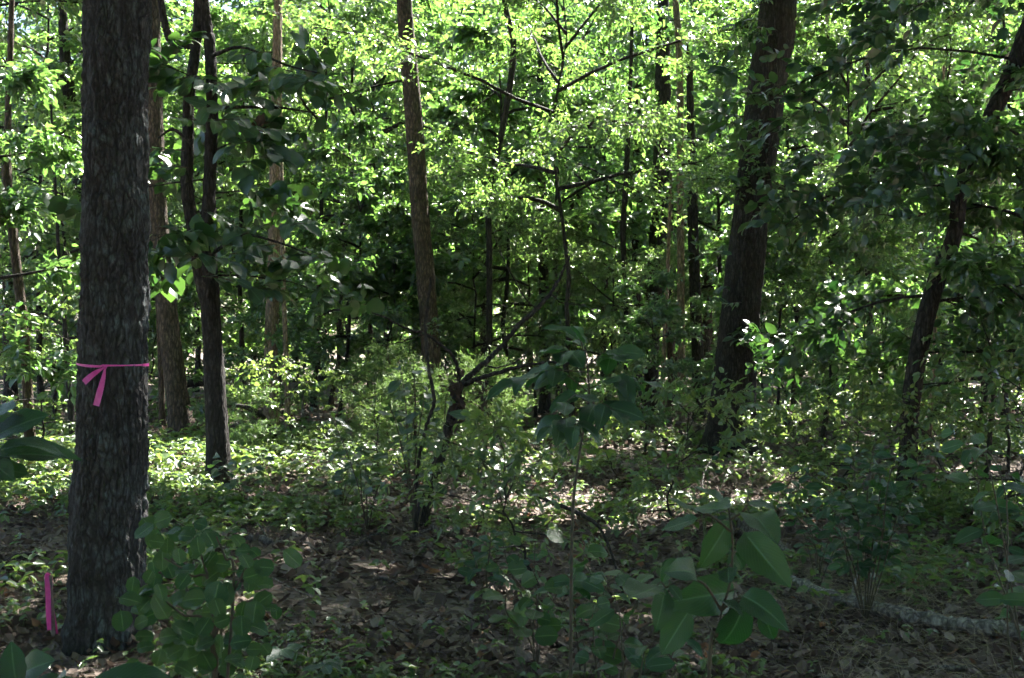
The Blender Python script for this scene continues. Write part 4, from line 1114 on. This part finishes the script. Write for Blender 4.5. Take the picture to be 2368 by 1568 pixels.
# ------------------------------------------------------------------ big dark leaves on the forked tree
def leaf_cloud(t, base, key, boxes, Y, dY, size, seed, tilt=.35, name='leaf', per=6):
    """leafy twigs spread through boxes of the view at distance Y"""
    rg = np.random.default_rng(seed)
    for (x0, x1, y0, y1, n) in boxes:
        for g in range(max(1, n // per)):
            p = P(rg.uniform(x0, x1), rg.uniform(y0, y1), Y + rg.uniform(-dY, dY))
            a = rg.uniform(0, 6.28); ln = size * (1.5 if per > 1 else .1)
            D = np.array([math.cos(a), math.sin(a) * .7, rg.uniform(-.3, .15)])
            S = unit(np.cross([0, 0, 1.], D))
            if per > 1:
                obj('twig', tube_mesh('twig', spline([p - base - D * ln * .45, p - base, p - base + D * ln * .5 + np.array([0, 0, -.03])], 6), np.linspace(.006, .002, 6), M['twig'], 4), t)
            for i in range(per):
                f = (i + .5) / per - .5
                o = p + D * ln * f
                w = (1 if i % 2 else -1) * rg.uniform(.5, 1.2) * (.3 if i == per - 1 else 1)
                X = D * math.cos(w) + S * math.sin(w) + rg.normal(0, .15, 3) if per > 1 else rg.normal(0, 1, 3)
                X[2] -= rg.uniform(0, .5)
                n_ = np.array([0, 0, 1.]) * (1 - tilt) + unit(CAM - p) * tilt + rg.normal(0, .25, 3)
                put_leaf(t, key, o - base, X, n_, size * rg.uniform(.6, 1.15), name)
leaf_cloud(T2, b2, 'dark', [(350, 560, 165, 235, 40), (540, 740, 170, 250, 38), (350, 470, 270, 400, 26), (500, 700, 240, 350, 30), (360, 560, 500, 600, 40), (540, 740, 490, 600, 46), (480, 660, 590, 690, 26), (640, 770, 570, 700, 20), (350, 420, 560, 640, 12), (560, 660, 110, 180, 12)], 11.7, .7, .245, 401)
leaf_cloud(T2, b2, 'dead', [(572, 612, 265, 305, 12)], 11.7, .1, .16, 402, name='dead_leaf', per=1)

# climbing vine on the massive tree
vb = b8 + np.array([.1, -.35, 0])
vine = thing('climbing_vine', 'leafy vine climbing the massive dark tree with sunlit glossy leaves', 'vine', vb)
vp = [vb + np.array([0, 0, 0])] + [b8 + ax8(z) + np.array([.12 * math.sin(z * 1.7), -rd8(z) - .03, 0]) for z in (.5, 1.2, 2.0, 2.8, 3.6, 4.4, 5.2, 6.2)]
stem_part(vine, vb, vp, .016, .007, 'bark_dark', 7)
leaf_cloud(vine, vb, 'vine', [(1700, 1800, 255, 330, 34), (1660, 1820, 330, 420, 60), (1740, 1870, 380, 480, 34), (1640, 1740, 400, 480, 20), (1760, 1830, 60, 250, 40), (1690, 1770, 700, 860, 55), (1600, 1700, 560, 700, 26), (1800, 1900, 250, 380, 20)], 15.45, .45, .17, 403, tilt=.3)

# ------------------------------------------------------------------ the broken leaning sapling
def px_tube(t, base, pts, Y, mat, sides=8, amp=.002, name='limb', seed=1, yend=None):
    ye = Y if yend is None else yend
    k = len(pts) - 1
    pl = np.array([P(a, b, Y + (ye - Y) * i / k) - base for i, (a, b, w) in enumerate(pts)]); rl = np.array([w / 2 / FPX * Y for _, _, w in pts])
    n = 9 * len(pts)
    path = spline(pl, n)
    path[1:-1] += np.random.default_rng(seed).normal(0, .003 * Y / 9, (n - 2, 3))
    return obj(name, tube_mesh(name, path, np.interp(np.linspace(0, 1, n), np.linspace(0, 1, len(rl)), rl), M[mat], sides, bark_disp(amp, .02, .06, seed) if amp else None), t)
bs = G(978, 9.8)
broken = thing('leaning_sapling', 'broken dead sapling leaning right with bare forked branches', 'tree', bs)
px_tube(broken, bs, [(972, 1215, 34), (985, 1160, 30), (1005, 1090, 27), (1025, 1030, 24), (1040, 975, 22), (1055, 920, 22), (1064, 890, 20)], 9.8, 'bark_dark', 14, .004, 'trunk', 1)
px_tube(broken, bs, [(1062, 895, 18), (1085, 870, 15), (1120, 840, 13), (1160, 800, 12), (1195, 755, 12), (1240, 715, 11), (1275, 675, 9), (1300, 630, 6), (1318, 590, 3)], 9.8, 'bark_dark', 8, .002, 'limb', 2, 10.3)
px_tube(broken, bs, [(1064, 893, 13), (1100, 878, 11), (1150, 862, 10), (1200, 848, 8), (1260, 838, 6), (1330, 842, 4)], 9.8, 'bark_dark', 8, .0015, 'limb', 3, 9.4)
px_tube(broken, bs, [(1062, 890, 9), (1058, 850, 8), (1040, 815, 7), (1010, 790, 6), (980, 772, 6), (940, 760, 5), (890, 735, 4), (860, 722, 2)], 9.8, 'bark_dark', 7, .001, 'limb', 4, 9.3)
px_tube(broken, bs, [(1240, 715, 4), (1215, 690, 3.5), (1185, 640, 3), (1160, 590, 2.5), (1140, 540, 1.5)], 9.95, 'bark_dark', 5, 0, 'twig', 5)
px_tube(broken, bs, [(1120, 845, 4), (1150, 850, 3), (1195, 835, 3), (1230, 800, 2)], 9.8, 'bark_dark', 5, 0, 'twig', 6)
px_tube(broken, bs, [(1275, 680, 3.5), (1300, 700, 3), (1350, 705, 2)], 10.1, 'bark_dark', 5, 0, 'twig', 7)
px_tube(broken, bs, [(980, 772, 4), (930, 790, 3), (880, 800, 2)], 9.4, 'bark_dark', 5, 0, 'twig', 8)
px_tube(broken, bs, [(1100, 880, 4), (1140, 895, 3), (1170, 915, 2)], 9.8, 'bark_dark', 5, 0, 'twig', 9)
leaf_cloud(broken, bs, 'dead', [(1045, 1078, 905, 985, 46), (1040, 1072, 870, 905, 16), (1105, 1122, 890, 930, 16)], 9.75, .06, .085, 405, name='dead_leaf', per=1)
# the thin bent stem that crosses it
cs = G(975, 9.0)
cross = thing('bent_sapling', 'thin dark bent stem crossing in front of the broken sapling', 'sapling', cs)
px_tube(cross, cs, [(962, 1240, 9), (962, 1150, 8), (968, 1060, 8), (985, 985, 8), (1003, 930, 9), (992, 860, 8), (985, 790, 8), (984, 740, 8), (992, 680, 7), (996, 640, 4)], 9.0, 'bark_dark', 7, .001, 'stem', 11)

# ------------------------------------------------------------------ red cedar
def cedar(px, Y, H, rad, label, seed):
    rg = np.random.default_rng(seed)
    base = G(px, Y); t = thing('cedar_sapling', label, 'tree', base)
    obj('trunk', tube_mesh('trunk', spline([(0, 0, 0), (.03, 0, H * .5), (0, .02, H)], 10), np.linspace(.03, .006, 10), M['bark_brown'], 7), t)
    bag = Bag(); O = []; D = []; Lg = []
    for i in range(46):
        f = (i + rg.uniform(0, 1)) / 46; z = H * (.12 + .85 * f); a = i * 2.4 + rg.uniform(-.3, .3); ln = rad * (1.1 - .75 * f) * rg.uniform(.7, 1.15)
        e = rg.uniform(.0, .5); d = np.array([math.cos(a) * math.cos(e), math.sin(a) * math.cos(e), math.sin(e)])
        o = np.array([0, 0, z]); twig_batch(bag, o[None], (o + d * ln)[None], .007, .002, 1)
        m = 26
        tt = rg.uniform(.2, 1, m); O.append(o + d * (ln * tt)[:, None])
        dd = d + rg.normal(0, .55, (m, 3)); D.append(unit(dd)); Lg.append(rg.uniform(.08, .22, m))
    O = np.vstack(O); D = np.vstack(D); Lg = np.concatenate(Lg)
    k = 9
    t_ = (np.arange(k) + .5) / k
    pos = (O[:, None] + D[:, None] * (Lg[:, None] * t_)[..., None]).reshape(-1, 3)
    X = (D[:, None] + rg.normal(0, .55, (len(O), k, 3))).reshape(-1, 3)
    leaf_batch(bag, pos, X, rg.normal(0, 1, X.shape), rg.uniform(.03, .06, len(pos)), .42, np.clip(rg.normal(.5, .25, len(pos)), 0, 1), TL4, 0)
    obj('crown', bag.mesh('crown', [M['cedar'], M['twig']]), t)
cedar(955, 14.0, 1.25, .85, 'feathery pale green cedar sapling behind the broken leaning sapling', 501)
cedar(895, 16.0, 1.5, .8, 'feathery cedar sapling left of the bowed tree, in half shade', 502)
cedar(1120, 15.0, 1.25, .8, 'low feathery cedar sapling right of the bowed tree', 503)

# ------------------------------------------------------------------ fallen wood
def fallen(name, label, pts, mat, Y=None, cat='branch', sides=12, amp=.004, lift=0.0, seed=1, twigs=()):
    """pts: (px, py, width px[, Y]); without Y the piece lies on the ground at the place seen"""
    w = []
    for q in pts:
        yy = q[3] if len(q) > 3 else (FPX * 1.6 / (q[1] - 784))
        w.append((q[0], q[1], q[2], yy))
    b = P(*[w[0][0], w[0][1], w[0][3]]); b[2] = float(gz(b[0], b[1]))
    t = thing(name, label, cat, b)
    pl, rl = [], []
    for (a, c, d, yy) in w:
        p = P(a, c, yy); r = d / 2 / FPX * yy
        if len(pts[0]) < 4: p[2] = float(gz(p[0], p[1])) + r * .8 + lift
        pl.append(p - b); rl.append(r)
    n = 10 * len(pl)
    path = spline(pl, n); rad = np.interp(np.linspace(0, 1, n), np.linspace(0, 1, len(rl)), rl)
    path[1:-1] += np.random.default_rng(seed).normal(0, .12, (n - 2, 3)) * rad[1:-1, None]
    obj('wood', tube_mesh('wood', path, rad, M[mat], sides, bark_disp(amp, .03, .05, seed)), t)
    for f, d, ln, r in twigs:
        i = int(f * (n - 1)); o = path[i]
        obj('twig', tube_mesh('twig', spline([o, o + np.array(d) * ln * .5 + np.array([0, 0, .02]), o + np.array(d) * ln], 8), np.linspace(r, r * .3, 8), M[mat], 6), t)
    return t
fallen('fallen_branch', 'thick lichen-covered fallen branch in the lower right corner', [(1750, 1318, 20), (1880, 1372, 27), (1960, 1402, 30), (2060, 1440, 34), (2180, 1472, 33), (2290, 1492, 35), (2400, 1512, 36)], 'lichen_wood', amp=.013, seed=3, lift=.05,
       twigs=((.35, (.3, .5, .45), .35, .012), (.6, (-.4, -.5, .25), .4, .010)))
fallen('fallen_branch', 'thin grey branch along the bottom edge below the lichen-covered branch', [(1990, 1530, 10), (2100, 1545, 13), (2240, 1552, 14), (2400, 1560, 15)], 'dead_wood', seed=4)
fallen('fallen_branch', 'thin crooked branch lying left of the lichen-covered branch', [(1690, 1478, 8), (1790, 1478, 11), (1870, 1485, 10), (1930, 1500, 7)], 'dead_wood', seed=5)
fallen('wood_slab', 'pale weathered slab of log showing behind the very large leaves', [(1660, 1225, 40), (1710, 1248, 52), (1770, 1275, 48), (1830, 1296, 16)], 'dead_wood', seed=6, amp=.01, cat='log')
fallen('dead_root', 'twisted grey piece of dead wood on the brown leaves right of the spotted bush', [(565, 1248, 16), (600, 1262, 24), (640, 1274, 20), (700, 1266, 14), (770, 1262, 8)], 'dead_wood', seed=7, amp=.008, cat='wood', twigs=((.4, (-.5, .5, .6), .22, .012),))
fallen('short_log', 'short dark rotten log sloping up left of the bent pale stick', [(800, 1290, 18), (830, 1270, 24), (860, 1245, 22), (885, 1218, 14)], 'bark_dark', seed=8, amp=.008, cat='log')
fallen('bent_stick', 'bent pale stick at the foot of the broken leaning sapling', [(922, 1258, 5, 8.7), (960, 1238, 7, 8.8), (995, 1222, 9, 8.9), (1003, 1216, 13, 8.9), (1015, 1228, 12, 8.9), (1050, 1238, 11, 9.0), (1075, 1246, 8, 9.1)], 'dead_wood', seed=9, amp=.003, cat='stick')
fallen('arched_branch', 'dark branch arching over the ground left of the big grey tree', [(-40, 1340, 16, 7.4), (0, 1308, 17, 7.5), (55, 1284, 16, 7.7), (115, 1284, 15, 7.9), (160, 1306, 13, 8.1), (180, 1330, 10, 7.7)], 'bark_dark', seed=10)
fallen('pale_stick', 'pale stick on the leaves at the foot of the big grey tree', [(175, 1552, 7), (205, 1538, 9), (245, 1522, 9), (300, 1516, 7)], 'lichen_wood', seed=11, cat='stick')
fallen('grey_stick', 'grey stick on the dead leaves beside the pink-flagged stake', [(20, 1420, 5), (70, 1385, 6), (120, 1362, 8), (170, 1345, 7)], 'lichen_wood', seed=12, cat='stick')
fallen('dark_stick', 'dark stick lying among seedlings at the bottom centre', [(1060, 1545, 8), (1140, 1528, 11), (1220, 1505, 12), (1330, 1488, 10)], 'bark_dark', seed=13, cat='stick')
fallen('raised_branch', 'dead grey branch raised above the thicket under the tall broad-leaved sapling', [(1247, 1150, 6, 7.6), (1285, 1166, 9, 7.5), (1330, 1182, 11, 7.4), (1370, 1205, 9, 7.3), (1395, 1235, 8, 7.2), (1420, 1300, 7, 7.1), (1440, 1375, 7, 7.05)], 'bark_dark', seed=14)
fallen('leaning_pole', 'thin grey dead pole leaning against the curving right tree', [(1975, 1180, 11, 10.4), (2010, 1110, 12, 10.4), (2045, 1040, 11, 10.4), (2088, 960, 8, 10.3)], 'dead_wood', seed=15, cat='pole')
fallen('fallen_log', 'dark fallen trunk far behind, between the leaning tree and the forked tree', [(395, 890, 16, 27.), (450, 886, 17, 27.), (520, 884, 15, 27.)], 'bark_dark', seed=16, cat='log')
fallen('fallen_log', 'pale dead log on the sunny ground left of the cedar', [(790, 948, 12), (830, 942, 16), (880, 934, 14)], 'dead_wood', seed=17, cat='log')
fallen('curved_branch', 'dark curved branch on the ground right of the forked tree', [(545, 938, 10, 16.), (575, 944, 12, 16.), (605, 962, 12, 16.), (630, 1000, 12, 16.4), (640, 1035, 11, 16.5)], 'bark_dark', seed=18)
fallen('pale_snag', 'pale forked dead twig standing right of the slender tan trunk', [(700, 985, 7, 20.), (700, 900, 6, 20.), (702, 850, 5, 20.), (712, 828, 5, 20.), (735, 806, 4, 20.)], 'lichen_wood', seed=19, cat='snag', twigs=((.6, (.5, 0, .4), .25, .012), (.7, (.5, 0, -.1), .3, .012)))
fallen('curled_stick', 'curled pale tendril on the seedlings at lower centre', [(1130, 1395, 3, 6.6), (1128, 1370, 3, 6.6), (1136, 1352, 3, 6.6), (1152, 1343, 3, 6.6)], 'dead_wood', seed=20, amp=0.0003, sides=6, cat='stick')
fallen('long_twig', 'long thin grey twig slanting right of the spotted bush', [(630, 1335, 2.6, 4.2), (680, 1362, 2.6, 4.4), (735, 1385, 2.2, 4.6)], 'lichen_wood', seed=21, amp=.0003, sides=6, cat='twig')
fallen('bare_twig', 'bare curved twig before the foot of the massive dark tree', [(1628, 1150, 4, 10.2), (1625, 1105, 4, 10.4), (1648, 1060, 4, 10.6), (1680, 1035, 4, 10.7), (1700, 1010, 3, 10.8)], 'dead_wood', seed=22, amp=.0005, sides=6, cat='twig')
for i, (pts, lb) in enumerate([([(2110, 1170, 10), (2200, 1190, 12), (2300, 1222, 12), (2400, 1240, 12)], 'dark dead branch on the ground right of the curving tree'),
                               ([(2130, 1290, 9), (2230, 1282, 10), (2330, 1300, 10), (2420, 1320, 9)], 'dark dead branch near the right edge above the straw'),
                               ([(820, 1365, 6), (880, 1350, 8), (930, 1362, 9), (980, 1395, 7)], 'brown curved branch on the brown leaf patch, lower centre'),
                               ([(640, 1115, 8), (690, 1100, 9), (730, 1085, 7)], 'dark stump-like stick at the shade edge right of the forked tree')]):
    fallen('dead_branch', lb, pts, 'bark_dark' if i < 2 else 'dead_wood', seed=30 + i)

# ------------------------------------------------------------------ pink flagging tape and stake
def ribbon(name, pts, wid, nrm, mat, parent):
    """a band of tape: centre line, half-width directions"""
    p = spline(pts, 6 * len(pts)); n = len(p)
    w = np.interp(np.linspace(0, 1, n), np.linspace(0, 1, len(wid)), wid)[:, None] * .5
    t = unit(np.gradient(p, axis=0)); s = unit(np.cross(t, np.broadcast_to(nrm, t.shape)))
    th = .0006
    nn = np.cross(s, t)
    s = unit(s + nn * (.35 * np.sin(np.linspace(.4, 4.2, n)))[:, None])
    V = np.concatenate([p + s * w + nn * .003 * 0, p + nn * (.0035 * np.sin(np.linspace(0, 11, n)) + .002)[:, None], p - s * w])
    i = np.arange(n - 1)
    F = np.vstack([np.stack([i, i + 1, i + n + 1, i + n], 1), np.stack([i + n, i + n + 1, i + 2 * n + 1, i + 2 * n], 1)])
    V2 = np.vstack([V, V - np.tile(nn, (3, 1)) * th]); F2 = np.vstack([F, F[:, ::-1] + 3 * n])
    return obj(name, build(name, V2, [F2], [M[mat]]), parent)
zb = 1.6 - (847 - 784) / FPX * 5.7
c0 = b1 + ax1(zb - b1[2])
tape = thing('flagging_tape', 'pink flagging tape knotted around the big grey tree', 'tape', c0)
rr = rd1(zb - b1[2]) + .0085
nseg = 96
th = np.linspace(0, 2 * np.pi, nseg, endpoint=False)
zz = .018 * -np.sin(th) * 0 + np.where(np.cos(th) < 0, .016 * np.cos(th) ** 2, .004) * 1.0
hh = .0052 + .0016 * np.sin(th * 3 + 1)
ring = []
for o, r_ in ((1, rr), (-1, rr + .0008)):
    ring.append(np.stack([np.cos(th) * r_, np.sin(th) * r_, zz + o * hh], 1))
ring.append(ring[0] * np.array([.995, .995, 1])); ring.append(ring[1] * np.array([.995, .995, 1]))
V = np.vstack(ring); j = np.arange(nseg); k = (j + 1) % nseg
obj('band', build('band', V, [np.vstack([np.stack([j + nseg, k + nseg, k, j], 1), np.stack([j + 2 * nseg, k + 2 * nseg, k + 3 * nseg, j + 3 * nseg], 1)])], [M['pink']]), tape)
def onbark(px, py, out=.012):
    """a point in front of the trunk where (px, py) is seen"""
    q = P(px, py, 5.85 - .19); x = q[0] - (b1 + ax1(q[2] - b1[2]))[0]
    r = rd1(q[2] - b1[2]) + out
    return np.array([q[0], (b1 + ax1(q[2] - b1[2]))[1] - math.sqrt(max(r * r - x * x, 1e-4)), q[2]]) - c0
kn = onbark(242, 849, .014)
obj('knot', tube_mesh('knot', spline([kn + np.array([-.006, 0, .008]), kn + np.array([.004, -.006, .002]), kn + np.array([0, -.002, -.010])], 9), np.array([.003, .006, .008, .008, .009, .008, .007, .006, .003]), M['pink'], 8), tape)
ribbon('tail', [kn, onbark(222, 861, .02), onbark(205, 874, .026), onbark(194, 885, .034)], [.008, .022, .030, .036], np.array([0.15, -1, .25]), 'pink', tape)
ribbon('tail', [kn, onbark(238, 875, .016), onbark(231, 905, .018), onbark(223, 938, .022)], [.008, .022, .032, .042], np.array([-.1, -1, .15]), 'pink', tape)

sb = G(128, 5.95)
stake = thing('survey_stake', 'small weathered wooden stake in the dead leaves left of the big grey tree', 'stake', sb)
def box_path(a, b, w, d):
    a, b = np.array(a, float), np.array(b, float)
    V = []
    for p, f in ((a, 1.0), (b, .92)):
        for sx, sy in ((-1, -1), (1, -1), (1, 1), (-1, 1)):
            V.append(p + np.array([sx * w * f / 2, sy * d * f / 2, 0]))
    return np.array(V), np.array([[0, 1, 5, 4], [1, 2, 6, 5], [2, 3, 7, 6], [3, 0, 4, 7], [4, 5, 6, 7], [3, 2, 1, 0]])
st = P(116, 1330, 5.95) - sb
V, F = box_path((0, 0, -.12), st, .021, .010)
me = build('lath', V, [F], [M['lath']], smooth=False)
o = obj('lath', me, stake); bv = o.modifiers.new('bevel', 'BEVEL'); bv.width = .002; bv.segments = 2
stape = thing('stake_tape', 'pink flagging tape draped over the small wooden stake', 'tape', sb)
tp = st + np.array([0, -.008, -.004])
ribbon('tail', [tp + np.array([-.004, .010, .004]), tp + np.array([-.012, -.006, .004]), P(111, 1375, 5.93) - sb, P(112, 1420, 5.93) - sb, P(114, 1457, 5.93) - sb], [.018, .022, .026, .028, .026], np.array([0, -1, .05]), 'pink', stape)
ribbon('tail', [tp + np.array([.004, .012, .003]), P(121, 1400, 5.965) - sb, P(126, 1440, 5.965) - sb, P(131, 1474, 5.965) - sb], [.014, .014, .020, .022], np.array([0.2, -1, .05]), 'pink', stape)
